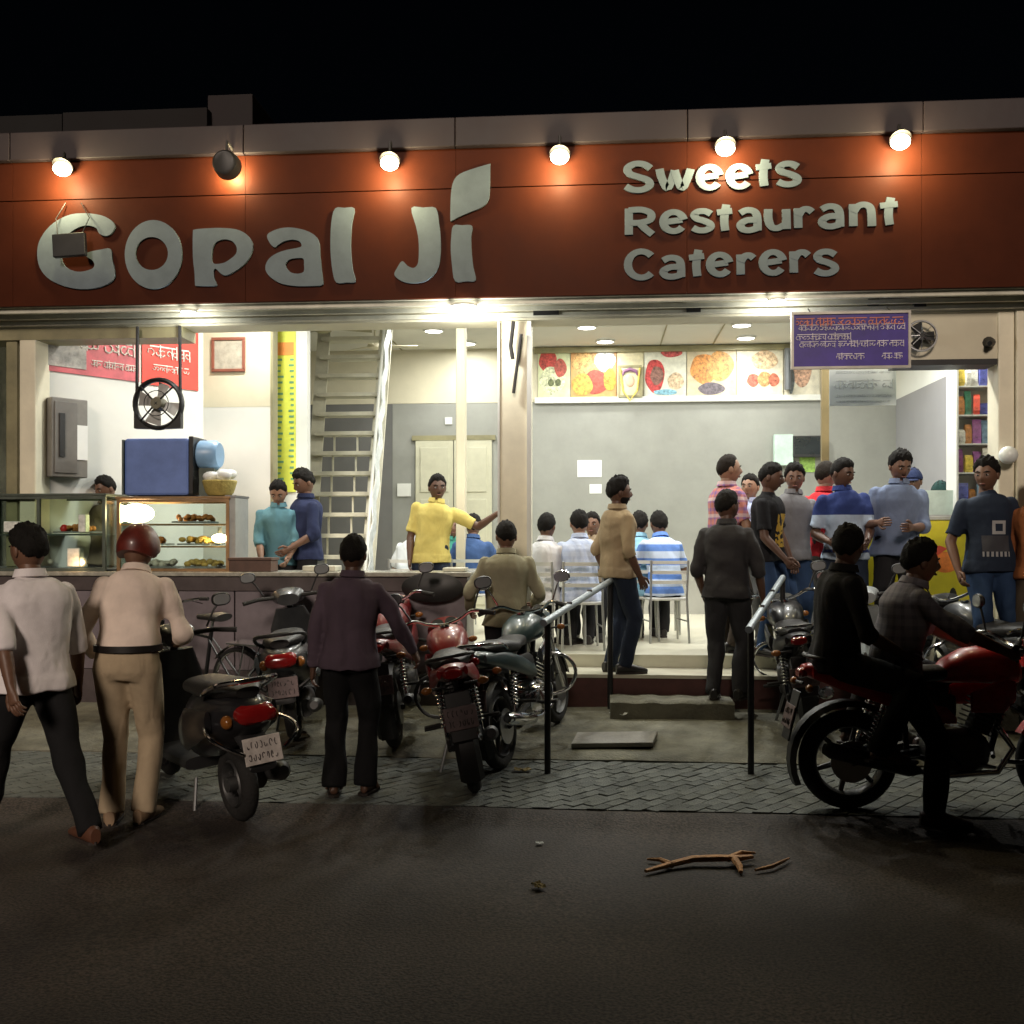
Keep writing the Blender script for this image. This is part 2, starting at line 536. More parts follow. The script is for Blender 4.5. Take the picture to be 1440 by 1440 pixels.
qbox('wall_cap', M_olive, at(752, 0, BW).x, at(1110, 0, BW).x, BW - .09, BW - .001, CZ - .09, CZ - .013, shop)
qbox('right_wall', mat('lavender_grey', (.27, .27, .285), .5, var=.08, scale=2), at(1400, 0, 1.2).x + .35, at(1400, 0, 1.2).x + .5, .31, BW - .001, FI, 3.60, shop)
qbox('right_wall', M_white, at(1400, 0, 1.2).x + .35, at(1400, 0, 1.2).x + .5, .31, BW - .001, 3.601, CZ - .001, shop)
# slanting left wall and the wall beside the stair
A = at(46, 0, .12); B = at(285, 0, 0.0)
dirw = V((math.sin(R(36)), math.cos(R(36)), 0))
for k in range(300):
    q = V((A.x, .12, 0)) + dirw * (k * .01)
    if at(285, 0, q.y).x <= q.x:
        B = q; break
AW = V((A.x, .12, 0)); WL = (B - AW).length
def wallpt(t, z, off=0.0):
    nrm = V((dirw.y, -dirw.x, 0))
    q = AW + dirw * t + nrm * off
    return V((q.x, q.y, z))
lw = MB(); lw.rings([[wallpt(-.1, FL, 0), wallpt(WL, FL, 0), wallpt(WL, FL, -.15), wallpt(-.1, FL, -.15)],
                     [wallpt(-.1, CZ, 0), wallpt(WL, CZ, 0), wallpt(WL, CZ, -.15), wallpt(-.1, CZ, -.15)]])
lw.build('left_wall', M_white, shop, smooth=False)
BY = B.y
xw0, xw1 = B.x, at(381, 0, BY).x
qbox('side_wall', M_white, xw0 - .1, xw1, BY + .002, BY + .15, FI, 3.05, shop)
qbox('side_wall', M_cream, xw0 - .1, xw1, BY, BY + .15, 3.05, CZ - .001, shop)
qbox('wall_edge', M_olive, xw1, xw1 + .025, BY - .02, BY + .15, FI, CZ - .002, shop)
xw2 = at(432, 0, BY + .5).x
qbox('stair_wall', M_white, xw1 - .35, xw2, BY + .5, BY + .62, FI, CZ - .001, shop)
# columns
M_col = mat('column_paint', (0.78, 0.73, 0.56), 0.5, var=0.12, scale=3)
def column(px0, px1, y0, y1, z1=3.57, z0=FL, m=M_col):
    a, b = at(px0, 0, y0).x, at(px1, 0, y0).x
    return qbox('column', m, a, b, y0, y1, z0, z1, shop, bevel=.012)
column(703, 746, .02, .30)
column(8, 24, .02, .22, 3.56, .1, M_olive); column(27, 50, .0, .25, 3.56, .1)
column(1404, 1427, .0, .25, 3.57, .1); column(1430, 1480, -.03, .25, 3.57, .1)
column(641, 654, 2.2, 2.35, CZ - .002, FI, M_cream)
qbox('column_edge', M_white, at(700, 0, .01).x, at(703, 0, .01).x - .001, .0, .06, FL, 3.56, shop)
qbox('column_edge', M_white, at(741, 0, -.005).x, at(747, 0, -.005).x, -.012, .018, FL, 3.56, shop)
MB().tube([at(733, 470, -.03), at(722, 553, -.03)], .014, 6).build('shutter_lever', M_dark, shop)
MB().tube([at(722, 452, -.03), at(718, 486, -.03), at(721, 505, -.03)], .018, 6).build('cable_bunch', M_dark, shop)
# lintel with shutter rails below the sign
qbox('lintel', M_cream, XL, XR, .0, .30, 3.57, CZ + .12, shop)
qbox('soffit', M_alu, XL, XR, SY + .03, -.001, 3.70, 3.74, shop)
for k, (y0, z0, z1) in enumerate(((-.24, 3.655, 3.699), (-.14, 3.625, 3.66), (-.05, 3.585, 3.625))):
    qbox('shutter_rail', M_alu, XL, XR, y0, y0 + .035, z0, z1, shop, bevel=.004)
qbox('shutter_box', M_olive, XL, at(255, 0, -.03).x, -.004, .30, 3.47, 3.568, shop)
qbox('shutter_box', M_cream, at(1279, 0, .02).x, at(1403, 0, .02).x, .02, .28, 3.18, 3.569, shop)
qbox('shutter_beam', M_dark, at(1262, 0, .0).x, at(1403, 0, .0).x, .01, .28, 3.13, 3.178, shop)
qbox('door_post', mat('post_brown', (.16, .12, .05), .5), at(1156, 0, 1.9).x, at(1166, 0, 1.9).x, 1.9, 1.97, FI, 3.569, shop)
MB().box(at(1293, 427, -.03), (.10, .05, .06)).build('socket_box', M_dark, shop)
MB().box(at(1228, 425, -.03), (.09, .05, .05)).build('socket_box', M_dark, shop)
MB().box(at(975, 435, -.03), (.12, .06, .06)).build('socket_box', M_dark, shop)
MB().box(at(768, 440, -.03), (.22, .06, .05)).build('socket_box', M_dark, shop)
# roof mass behind the sign, so the front is solid from every side
qbox('roof', M_conc, XL, XR, .0, BW + .5, CZ + .125, 4.9, shop)
qbox('end_wall', M_conc, XL - .2, XL - .001, .0, BW + .5, 0, 4.9, shop)
qbox('end_wall', M_conc, XR + .001, XR + .2, .0, BW + .5, 0, 4.9, shop)

# ------------------------------------------------------------------ the sign
M_sign = mat('sign_red', (0.058, 0.0135, 0.0055), 0.5, var=0.2, scale=1.6, bump=.05, bscale=6, spec=.06)
M_para = mat('parapet_mauve', (0.024, 0.0150, 0.0172), 0.6, var=0.25, scale=2.5, bump=.1, bscale=8)
M_letter = mat('letter_white', (0.165, 0.205, 0.235), 0.6, var=0.12, spec=.15)
sign = thing('shop_sign', 'long dark red shop sign band reading Gopal Ji Sweets Restaurant Caterers', 'sign', (0, SY, 3.70))
sl = V((0, SY, 3.70))
def sbox(name, m, x0, x1, y0, y1, z0, z1, bev=.004):
    o = MB().bounds(x0, x1, y0 - SY, y1 - SY, z0 - 3.7, z1 - 3.7).build(name, m, sign, bevel=bev)
    return o
xs = [XL, at(-330, 0, SY).x, at(18, 0, SY).x, at(345, 0, SY).x, at(641, 0, SY).x, at(966, 0, SY).x, at(1296, 0, SY).x, at(1640, 0, SY).x, XR]
for i in range(len(xs) - 1):
    sbox('sign_panel', M_sign, xs[i] + .001, xs[i + 1] - .001, SY, SY + .03, 3.705, 4.625, .0015)
    sbox('sign_panel', M_sign, xs[i] + .001, xs[i + 1] - .001, SY, SY + .03, 4.633, 4.965, .0015)
    sbox('parapet_panel', M_para, xs[i] + .002, xs[i + 1] - .002, SY - .05, SY + .12, 4.968, 5.215, .008)
sbox('sign_backing', M_dark, XL, XR, SY + .032, SY + .10, 3.745, 4.966, 0)
sbox('parapet_core', M_conc, XL, XR, SY + .125, SY + .36, 4.90, 5.19, 0)

def tracer(ox, oy, k):
    return lambda pts: [(ox + k * x, oy + k * y) for x, y in pts]
def letter(outline, holes, name='letter', smooth=3):
    cv = lambda l: [(q.x, q.z) for q in (at(x, y, SY) for x, y in catmull(l, smooth))]
    mb = MB(); mb.prism(cv(outline), [cv(h) for h in holes], lambda u, v, k: (u, -.022 if k == 0 else -.001, v - 3.7))
    return mb.build(name, M_letter, sign, smooth=False)
def oval(cx, cy, rx, ry, n=16):
    return [(cx + rx * math.cos(2 * math.pi * i / n), cy + ry * math.sin(2 * math.pi * i / n)) for i in range(n)]
T1 = tracer(40, 220, 340 / 1440); T2 = tracer(360, 220, 340 / 1440)
letter(T1([(520, 415), (500, 385), (440, 355), (350, 343), (260, 350), (180, 385), (115, 440), (70, 515), (60, 590), (75, 665), (120, 725), (190, 765),
           (280, 790), (370, 792), (450, 775), (512, 738), (521, 690), (505, 620), (495, 555), (440, 558), (362, 575), (350, 598), (385, 620), (400, 645), (390, 670),
           (350, 685), (300, 690), (250, 675), (215, 645), (200, 600), (205, 540), (225, 490), (265, 450), (310, 425), (360, 415), (410, 430), (430, 465), (470, 478), (500, 462), (520, 430)]), [])
letter(T1(oval(750, 588, 170, 205)), [T1(oval(740, 582, 97, 98))])
letter(T1([(985, 460), (995, 440), (1060, 433), (1150, 430), (1240, 438), (1300, 465), (1335, 510), (1340, 550), (1325, 600), (1285, 650), (1230, 690), (1180, 712), (1150, 700),
           (1120, 672), (1108, 690), (1112, 730), (1126, 765), (1115, 774), (1070, 775), (1005, 774), (998, 765), (995, 700), (985, 600)]),
       [T1([(1110, 530), (1140, 505), (1180, 498), (1220, 510), (1245, 545), (1240, 585), (1200, 620), (1160, 640), (1105, 640), (1097, 590)])])
letter(T2([(70, 480), (90, 455), (150, 432), (220, 428), (300, 445), (355, 475), (380, 515), (385, 580), (395, 680), (402, 745), (395, 770), (330, 775), (240, 775), (160, 762),
           (100, 730), (65, 690), (62, 650), (85, 610), (130, 580), (190, 560), (265, 545), (275, 530), (260, 508), (220, 500), (170, 510), (130, 535), (115, 545), (90, 525)]),
       [T2([(180, 650), (200, 620), (240, 610), (285, 612), (290, 650), (288, 690), (250, 702), (205, 690)])])
letter(T2([(475, 314), (530, 311), (588, 313), (575, 400), (568, 500), (570, 600), (580, 680), (595, 748), (540, 754), (482, 754), (460, 690), (447, 560), (452, 400)]), [])
letter(T2([(928, 312), (1000, 309), (1073, 312), (1092, 400), (1102, 500), (1100, 600), (1085, 670), (1050, 720), (1000, 750), (930, 758), (870, 745), (827, 710), (842, 670), (873, 627),
           (905, 655), (940, 668), (965, 645), (972, 590), (970, 500), (955, 420)]), [])
letter(T2([(1177, 417), (1230, 414), (1288, 417), (1283, 480), (1285, 560), (1295, 660), (1310, 740), (1250, 746), (1187, 746), (1170, 660), (1162, 560), (1165, 480)]), [])
letter(T2([(1395, 50), (1396, 60), (1395, 150), (1392, 230), (1380, 275), (1340, 310), (1280, 335), (1210, 365), (1166, 388), (1160, 380), (1160, 300), (1165, 210), (1180, 150), (1215, 110), (1290, 80), (1390, 50)]), [], 'leaf_emblem')

def arc(cx, cy, rx, ry, a0, a1, n=14):
    return [(cx + rx * math.cos(R(a0 + (a1 - a0) * i / n)), cy - ry * math.sin(R(a0 + (a1 - a0) * i / n))) for i in range(n + 1)]
# strokes in a unit box, y down, pen radius about .13
GLY = {
    'S': [catmull([(.90, .22), (.68, .10), (.38, .09), (.15, .22), (.22, .40), (.50, .50), (.80, .60), (.88, .76), (.66, .90), (.34, .91), (.09, .80)], 4, False)],
    's': [catmull([(.88, .22), (.64, .11), (.34, .12), (.16, .26), (.28, .42), (.55, .50), (.82, .62), (.86, .78), (.64, .90), (.34, .90), (.10, .80)], 4, False)],
    'w': [catmull([(.10, .06), (.16, .45), (.30, .90), (.42, .55), (.50, .12)], 4, False), catmull([(.50, .12), (.58, .55), (.70, .90), (.84, .45), (.92, .06)], 4, False)],
    'e': [[(.18, .52), (.84, .42)], arc(.52, .5, .38, .40, 12, 325, 22)],
    't': [catmull([(.62, .02), (.52, .35), (.50, .65), (.56, .94)], 4, False), [(.08, .30), (.95, .24)]],
    'R': [[(.15, .06), (.15, .95)], catmull([(.15, .12), (.55, .10), (.84, .22), (.82, .44), (.52, .54), (.22, .55)], 4, False), catmull([(.50, .56), (.66, .74), (.90, .94)], 3, False)],
    'a': [catmull([(.14, .22), (.40, .10), (.70, .14), (.84, .36), (.86, .92)], 4, False), catmull([(.84, .50), (.45, .50), (.16, .66), (.24, .86), (.52, .91), (.86, .82)], 4, False)],
    'u': [catmull([(.14, .08), (.14, .50), (.26, .84), (.50, .90), (.76, .76)], 4, False), [(.84, .08), (.86, .94)]],
    'r': [[(.20, .08), (.22, .94)], catmull([(.22, .40), (.42, .16), (.68, .12), (.90, .24)], 4, False)],
    'n': [[(.16, .08), (.17, .94)], catmull([(.17, .40), (.36, .15), (.64, .11), (.82, .30), (.86, .94)], 4, False)],
    'C': [arc(.54, .5, .42, .42, 42, 318, 22)],
}
def stroke_letter(ch, x0, x1, y0, y1, pw, ph):
    mb = MB()
    for si, st_ in enumerate(GLY[ch]):
        pts = []
        for u, v in st_:
            q = at(x0 + (x1 - x0) * u, y0 + (y1 - y0) * v, SY)
            pts.append((q.x, q.z - 3.7))
        L, Rr = [], []
        for i, (x, z) in enumerate(pts):
            a, b = pts[max(i - 1, 0)], pts[min(i + 1, len(pts) - 1)]
            tx, tz = b[0] - a[0], b[1] - a[1]; l = math.hypot(tx, tz) or 1
            nx, nz = -tz / l * pw, tx / l * ph
            L.append((x + nx, z + nz)); Rr.append((x - nx, z - nz))
        y0_, y1_ = -.020 - .0015 * si, -.001
        rings = [[(l[0], y0_, l[1]), (r_[0], y0_, r_[1]), (r_[0], y1_, r_[1]), (l[0], y1_, l[1])] for l, r_ in zip(L, Rr)]
        mb.rings(rings)
    return mb.build('letter', M_letter, sign, smooth=False)
K = 220 / 1440
rows = [('S', 0, 105, 385, 115, 405), ('w', 0, 405, 755, 175, 385), ('e', 0, 775, 1015, 145, 385), ('e', 0, 1050, 1290, 140, 375), ('t', 1, 5, 165, 95, 360), ('s', 1, 195, 430, 115, 350),
        ('R', 0, 115, 405, 535, 805), ('e', 0, 440, 690, 562, 782), ('s', 0, 725, 938, 552, 772), ('t', 0, 955, 1115, 510, 770), ('a', 0, 1150, 1372, 543, 772), ('u', 1, 98, 332, 540, 752),
        ('r', 1, 365, 552, 532, 742), ('a', 1, 590, 822, 508, 737), ('n', 1, 870, 1117, 492, 727), ('t', 1, 1142, 1328, 445, 717),
        ('C', 0, 115, 408, 922, 1208), ('a', 0, 440, 672, 982, 1197), ('t', 0, 700, 858, 925, 1187), ('e', 0, 870, 1107, 952, 1177), ('r', 0, 1148, 1322, 957, 1167),
        ('e', 1, 45, 292, 927, 1167), ('r', 1, 323, 517, 927, 1152), ('s', 1, 545, 772, 922, 1167)]
for ch, c4, x0, x1, y0, y1 in rows:
    ox = 1060 if c4 else 860
    stroke_letter(ch, ox + x0 * K, ox + x1 * K, 210 + y0 * K, 210 + y1 * K, .034, .024)

# lamps along the top of the sign
M_lampglow = mat('lamp_glow', (1, .9, .7), .5, var=0, emit=(1.0, .80, .52), estr=22)
M_hood = mat('lamp_hood', (.03, .028, .026), .45, var=.2)
def lamp_light(parent, loc, power, col, radius):
    ld = bpy.data.lights.new('bulb_light', 'POINT'); ld.energy = power; ld.color = col; ld.shadow_soft_size = radius
    o = bpy.data.objects.new('bulb_light', ld); o.location = loc
    return link(o, parent)
def sign_lamp(px, py, label, turned=False):
    q = at(px, py, -.50 if turned else -.385)
    t = thing('sign_lamp', label, 'lamp', (q.x, q.y, q.z), 0, 'lamps along the shop sign')
    zt = 5.0 - q.z
    MB().tube([(0, .16 if turned else .03, zt), (0, .02, zt + .02), (0, -.0, .06)], .012, 6).build('bracket', M_hood, t)
    if turned:
        MB().tube([(0, -.06, .0), (0, -.045, .0), (0, .0, -.005), (0, .06, -.01), (0, .065, -.01)], [.085, .105, .112, .115, .10], 24).build('housing', M_hood, t)
        MB().tube([(0, .067, -.01), (0, .074, -.01)], .095, 24).build('lens', M_lampglow, t)
        lamp_light(t, (0, .12, -.05), 24.0, (1.0, .86, .48), .04)
    else:
        MB().tube([(0, .02, .085), (0, .02, .075), (0, .01, .03), (0, .0, .015)], [.025, .050, .080, .086], 20).build('housing', M_hood, t)
        MB().ell((0, -.005, -.012), (.078, .070, .060), 16, 10).build('bulb', M_lampglow, t)
        lamp_light(t, (0, -.12, -.13), 36.0, (1.0, .86, .48), .045)
    return t
sign_lamp(88, 236, 'lit lamp above the first big letter of the sign')
sign_lamp(318, 230, 'round black lamp turned to the sign so only its dark back shows', True)
sign_lamp(548, 228, 'lit lamp on the sign above the gap after the word Gopal')
sign_lamp(787, 219, 'lit lamp on the sign between the leaf emblem and the small lettering')
sign_lamp(1020, 207, 'lit lamp above the word Sweets that burns out its letters')
sign_lamp(1266, 198, 'lit lamp on the sign past the end of the word Restaurant')
# black panel hung on wires in front of the G
q = at(98, 345, -.42)
hp = thing('hanging_box', 'small black square box hung on wires in front of the letter G', 'box', tuple(q))
MB().box((0, 0, 0), (.29, .05, .20), Matrix.Rotation(R(-3), 3, 'Y')).build('box_body', M_black, hp, bevel=.008)
for sx in (-1, 1):
    MB().tube([(sx * .11, 0, .10), (sx * .15, .05, .25), (sx * .07 - .02, .10, .40)], .004, 5).build('wire', M_dark, hp)
# round soffit lamp
def downlight(loc, label, power, rad=.11, group='round ceiling downlights', col=(1.0, .995, .93), bare=False):
    t = thing('downlight', label, 'lamp', loc, 0, group)
    MB().ring((0, 0, -.012), (0, 0, 1), rad + .012, .014, 24, 8).build('trim_ring', M_white, t)
    MB().tube([(0, 0, -.001), (0, 0, -.022)], [rad, rad * .97], 24).build('diffuser', mat('downlight_glow', (1, 1, 1), .5, var=0, emit=(1, .98, .92), estr=7), t)
    if bare:
        ld = bpy.data.lights.new('downlight_beam', 'POINT'); ld.shadow_soft_size = rad
        ld.energy = power; ld.color = col
        o = bpy.data.objects.new('downlight_beam', ld); o.location = (0, 0, -.15); link(o, t)
        return t
    ld = bpy.data.lights.new('downlight_beam', 'AREA'); ld.shape = 'DISK'; ld.size = rad * 1.8; ld.energy = power; ld.color = col
    o = bpy.data.objects.new('downlight_beam', ld); o.location = (0, 0, -.03); link(o, t)
    return t

# ================================================================== lights inside
for px, py, lab, pw_ in ((610, 464, 'round ceiling downlight left of the cream column, paired with the one deeper in', 40),
                    (657, 482, 'round ceiling downlight deepest in the bay with the double door', 14),
                    (825, 459, 'round ceiling downlight just right of the column above the food pictures', 40),
                    (851, 479, 'round ceiling downlight close to the wall of food pictures by the column', 16),
                    (1043, 456, 'round ceiling downlight left of the purple notice board', 40),
                    (1049, 474, 'round ceiling downlight near the food pictures beside the purple notice board', 16)):
    downlight(tuple(ground(px, py, CZ - .003)), lab, pw_)
for x, y, pw_, lab in ((-3.25, .80, 55, 'round ceiling downlight over the display cases, screened by the lintel'), (-1.5, 1.3, 38, 'round ceiling downlight over the counter before the stair, screened by the lintel'),
                       (.3, 1.3, 52, 'round ceiling downlight over the checked shirts, screened by the lintel'), (1.7, 1.3, 52, 'round ceiling downlight over the entrance, screened by the lintel'),
                       (3.0, 1.2, 60, 'round ceiling downlight over the yellow counter, screened by the lintel'), (-.9, 3.2, 30, 'round ceiling downlight between column and stair, screened by the lintel'),
                       (3.2, 3.2, 50, 'round ceiling downlight behind the yellow counter, screened by the lintel')):
    downlight((x, y, CZ - .003), lab, pw_)
q = at(652, 428, -.27)
downlight((q.x, q.y, 3.654), 'bright round lamp under the sign edge beside the cream column', 45, .085, 'lamps under the sign edge', bare=True)
for px, lab, pw_ in ((265, 'small lamp under the sign edge above the framed picture', 10), (1092, 'small lamp under the sign edge left of the purple notice board', 14)):
    q = at(px, 428, -.27)
    downlight((q.x, q.y, 3.654), lab, pw_, .045, 'lamps under the sign edge', bare=True)

# ================================================================== things on the left wall
def wall_t(px):
    lo, hi = -1.0, 4.0
    for _ in range(50):
        m_ = (lo + hi) / 2; w = wallpt(m_, 0)
        if at(px, 0, w.y).x > w.x: lo = m_
        else: hi = m_
    return lo
RW = rotz(math.atan2(dirw.y, dirw.x))
def on_wall(px0, px1, py0, py1, off, thick):
    t0, t1 = wall_t(px0), wall_t(px1); tm = (t0 + t1) / 2
    w = wallpt(tm, 0); z0, z1 = at((px0 + px1) / 2, py1, w.y).z, at((px0 + px1) / 2, py0, w.y).z
    c = wallpt(tm, (z0 + z1) / 2, off + thick / 2)
    return c, (t1 - t0, thick, z1 - z0)
M_red = mat('banner_red', (.62, .05, .03), .45, var=.25, scale=4)
M_pink = mat('banner_pink', (.55, .10, .12), .45, var=.35, scale=5)
M_bpic = mat('banner_picture', (.35, .33, .30), .5, var=.7, scale=9)
M_print = mat('print_white', (.75, .72, .66), .6, var=.1)
def scribble(mb, x0, x1, z0, z1, y, r, hang=True, M=None, c=None):
    """a row of small unreadable marks"""
    x = x0; h = z1 - z0
    fix = (lambda q_: c + M @ V(q_)) if M else (lambda q_: V(q_))
    while x < x1 - h * .4:
        w = min(r.uniform(1.0, 3.2) * h, x1 - x)
        mb.tube([fix((x, y, z1 - h * .12)), fix((x + w, y, z1 - h * .10))], h * .06, 4, flat=.3, up=(0, 1, 0))
        xx = x + h * .12
        while xx < x + w:
            k = r.random(); a0 = r.uniform(0, 360); rad = h * r.uniform(.16, .28)
            pts = [fix((xx + rad * math.cos(R(a0 + a_)), y - .0004, z0 + h * r.uniform(.36, .44) + rad * math.sin(R(a0 + a_)))) for a_ in range(0, 271, 54)]
            mb.tube(pts, h * .055, 4)
            if k < .55:
                mb.tube([fix((xx + rad, y - .0008, z0 + h * .02)), fix((xx + rad * .9, y - .0008, z0 + h * r.uniform(.7, 1.15)))], h * .055, 4)
            xx += h * r.uniform(.36, .62)
        x += w + h * .28
bn = thing('wall_banner', 'long pink and red food banner high on the slanting white wall', 'banner', (0, 0, 0))
c, s = on_wall(40, 195, 455, 528, .002, .012)
# slanted boards follow the wall
bn.location = c
MB().box((0, 0, 0), s, RW).build('banner_sheet', M_pink, bn)
c2, s2 = on_wall(52, 120, 462, 516, .016, .006)
MB().box(c2 - c, s2, RW).build('banner_picture', M_bpic, bn)
mb = MB(); scribble(mb, -.05, .52, -.02, .12, -.012, random.Random(3), M=RW, c=V((0, 0, 0)))
scribble(mb, .05, .52, -.16, -.09, -.012, random.Random(4), M=RW, c=V((0, 0, 0)))
mb.build('banner_lettering', M_print, bn, smooth=False)
c, s = on_wall(199, 278, 452, 545, .002, .012)
bn2 = thing('wall_banner', 'bright red banner behind the round hanging fan', 'banner', tuple(c))
MB().box((0, 0, 0), s, RW).build('banner_sheet', M_red, bn2)
mb = MB(); scribble(mb, -.24, .20, -.06, .07, -.012, random.Random(5), M=RW, c=V((0, 0, 0)))
scribble(mb, -.2, .2, -.2, -.12, -.012, random.Random(6), M=RW, c=V((0, 0, 0)))
mb.build('banner_lettering', M_print, bn2, smooth=False)
# grey switch cabinet
c, s = on_wall(63, 114, 562, 672, .004, .13)
sc = thing('switch_cabinet', 'grey metal switch cabinet on the white wall', 'cabinet', tuple(c))
MB().box((0, 0, 0), s, RW).build('cabinet_body', mat('cabinet_grey', (.20, .19, .17), .5), sc, bevel=.01)
MB().box(RW @ V((-.04, -.07, .0)), (s[0] * .62, .012, s[2] * .9), RW).build('cabinet_door', mat('cabinet_grey_door', (.16, .15, .135), .5), sc, bevel=.004)
MB().box(RW @ V((-.08, -.082, .02)), (.05, .01, s[2] * .55), RW).build('cabinet_slot', M_dark, sc)
c3, s3 = on_wall(98, 113, 600, 648, .14, .004)
tag(MB().box(c3, s3, RW).build('paper_notice', M_paper), 'white paper slip taped to the grey switch cabinet', 'notice')
# framed calendar on the cream wall
q = at(322, 499, BY); fr = thing('wall_frame', 'square brown framed picture on the cream wall', 'picture', (q.x, BY - .002, q.z))
MB().box((0, -.008, 0), (.30, .012, .31)).build('picture_sheet', mat('calendar', (.40, .37, .30), .6, var=.25, scale=14), fr)
M_frame = mat('frame_brown', (.24, .08, .05), .5)
for sx, sz, w, h in ((0, .165, .36, .03), (0, -.165, .36, .03), (.165, 0, .03, .2985), (-.165, 0, .03, .2985)):
    MB().box((sx, -.014, sz), (w, .026, h)).build('frame_bar', M_frame, fr, bevel=.003)
# yellow price list
a, b = at(386, 692, BY + .49), at(416, 466, BY + .49)
M_yel = mat('price_yellow', (.62, .66, .08), .5, var=.12)
pl = thing('price_board', 'tall narrow yellow price list board beside the stair', 'board', ((a.x + b.x) / 2, BY + .495, a.z))
w, h = b.x - a.x, b.z - a.z
MB().bounds(-w / 2, w / 2, -.012, 0, 0, h).build('board_sheet', M_yel, pl)
MB().bounds(-w / 2 + .02, w / 2 - .02, -.017, -.0125, h - .26, h - .12).build('board_header', mat('header_orange', (.75, .26, .05), .5), pl)
mb = MB(); r5 = random.Random(9)
for k in range(22):
    zz = h - .32 - k * .062
    mb.bounds(-w / 2 + .02, -w / 2 + r5.uniform(.07, .11), -.016, -.0125, zz, zz + .022)
    mb.bounds(w / 2 - r5.uniform(.05, .08), w / 2 - .02, -.016, -.0125, zz, zz + .022)
o = mb.build('board_lettering', mat('price_ink', (.12, .30, .16), .6), pl, smooth=False); o['kind'] = 'stuff'

# ================================================================== stair
M_stair = mat('stair_cream', (.56, .54, .43), .5, var=.15, scale=5)
stair = thing('steep_stair', 'steep cream open stair climbing to the ceiling behind the counter', 'stair', (0, 0, 0))
nst = 15; Y0, Y1 = 2.5, 3.9
s_org = V((at(465, 0, Y0).x, Y0, FI)); stair.location = s_org
ends = []
for k in range(nst + 1):
    t = k / nst; y = Y0 + (Y1 - Y0) * t; z = FI + .10 + (CZ + .05 - FI - .1) * t
    xl, xr = at(424 + 30 * t, 0, y).x, at(508 + 34 * t, 0, y).x
    ends.append((V((xl, y, z)) - s_org, V((xr, y, z)) - s_org))
for k in range(nst):
    l, r_ = ends[k]
    MB().bounds(l.x, r_.x, l.y - .02, l.y + .22, l.z - .026, l.z + .022).build('tread', M_stair, stair, bevel=.004)
    nl, nr = ends[k + 1]
    for t in (.30, .68) if k < 9 else ():
        x = l.x + (r_.x - l.x) * t
        MB().bounds(x - .010, x + .010, l.y + .14, l.y + .165, l.z + .021, nl.z - .021).build('riser_bar', M_stair, stair)
for side in (0, 1):
    p0, p1 = ends[0][side] + V((0, .1, -.1)), ends[-1][side] + V((0, .1, -.0))
    MB().box((p0 + p1) / 2, (.035, .16, (p1 - p0).length), (p1 - p0).to_track_quat('Z', 'X').to_matrix()).build('stringer', M_stair, stair, bevel=.004)
p0, p1 = ends[0][1] + V((.05, -.05, .55)), ends[-2][1] + V((.05, -.05, .55))
MB().tube([p0, p1], .022, 8).build('handrail', M_white, stair)
for k in range(0, nst - 2, 2):
    q = ends[k][1]
    MB().tube([q + V((.04, .1, 0)), q + V((.05, -.0, .60))], .012, 6).build('baluster', M_white, stair)
# pale sheet along the rail
mb = MB(); n = 24
M_sheet = mat('pale_sheet', (.62, .66, .66), .45, var=.25, scale=7)
fr_, bk_ = [], []
for k in range(n + 1):
    t = k / n; q = ends[0][1].lerp(ends[-2][1], t) + V((.075, 0, 0))
    wv = .02 * math.sin(k * 1.9)
    fr_.append([q + V((wv, -.04, .02)), q + V((wv * .5, -.04, .30)), q + V((wv, -.05, .58)), q + V((wv + .012, -.05, .58)), q + V((wv * .5 + .012, -.04, .30)), q + V((wv + .012, -.04, .02))])
mb.rings(fr_); mb.build('rail_sheet', M_sheet, stair)

# ================================================================== back wall of the shop: double door, pictures, notices
M_door = mat('door_cream', (.50, .49, .37), .45, var=.08)
a, b = at(585, 620, BW), at(692, 620, BW)
dr = thing('double_door', 'cream panelled double door in the grey back wall', 'door', ((a.x + b.x) / 2, BW - .001, FI))
W, H = b.x - a.x, a.z - FI
MB().bounds(-W / 2 - .05, W / 2 + .05, -.05, 0, H + .001, H + .07).build('door_head', M_olive, dr)
for s_ in (-1, 1):
    lf = MB().bounds(min(s_ * .006, s_ * W / 2), max(s_ * .006, s_ * W / 2), -.045, -.002, 0, H).build('door_leaf', M_door, dr, bevel=.004)
    for z0, z1 in ((.12, H * .30), (H * .34, H * .66), (H * .70, H - .1)):
        MB().bounds(min(s_ * .07, s_ * (W / 2 - .07)), max(s_ * .07, s_ * (W / 2 - .07)), -.058, -.046, z0, z1).build('door_panel', M_door, lf, bevel=.008)
    MB().tube([(s_ * .03, -.08, H * .45), (s_ * .03, -.08, H * .52)], .012, 6).build('door_handle', M_steel, lf)
def sheet(name, label, cat, px0, px1, py0, py1, Y, m, th=.006, group=None):
    a, b = at(px0, py1, Y), at(px1, py0, Y)
    o = MB().bounds(-(b.x - a.x) / 2, (b.x - a.x) / 2, -th, 0, 0, b.z - a.z).build(name, m)
    o.location = ((a.x + b.x) / 2, Y - .001, a.z)
    return tag(o, label, cat, group)
sheet('switch_plate', 'square white switch plate beside the double door', 'switch', 559, 578, 680, 698, BW, M_white, .02)
sheet('switch_plate', 'tiny white switch high on the grey wall above the double door', 'switch', 626, 636, 587, 597, BW, M_white, .02)
sheet('paper_notice', 'blank white sheet on the laminate wall right of the column', 'notice', 812, 846, 647, 671, BW, M_paper)
sheet('paper_notice', 'smaller white sheet just below the blank one on the laminate wall', 'notice', 829, 846, 681, 694, BW, M_paper)
sheet('paper_notice', 'small white card on the grey wall beyond the white poster', 'notice', 1288, 1308, 599, 611, BW, M_paper)
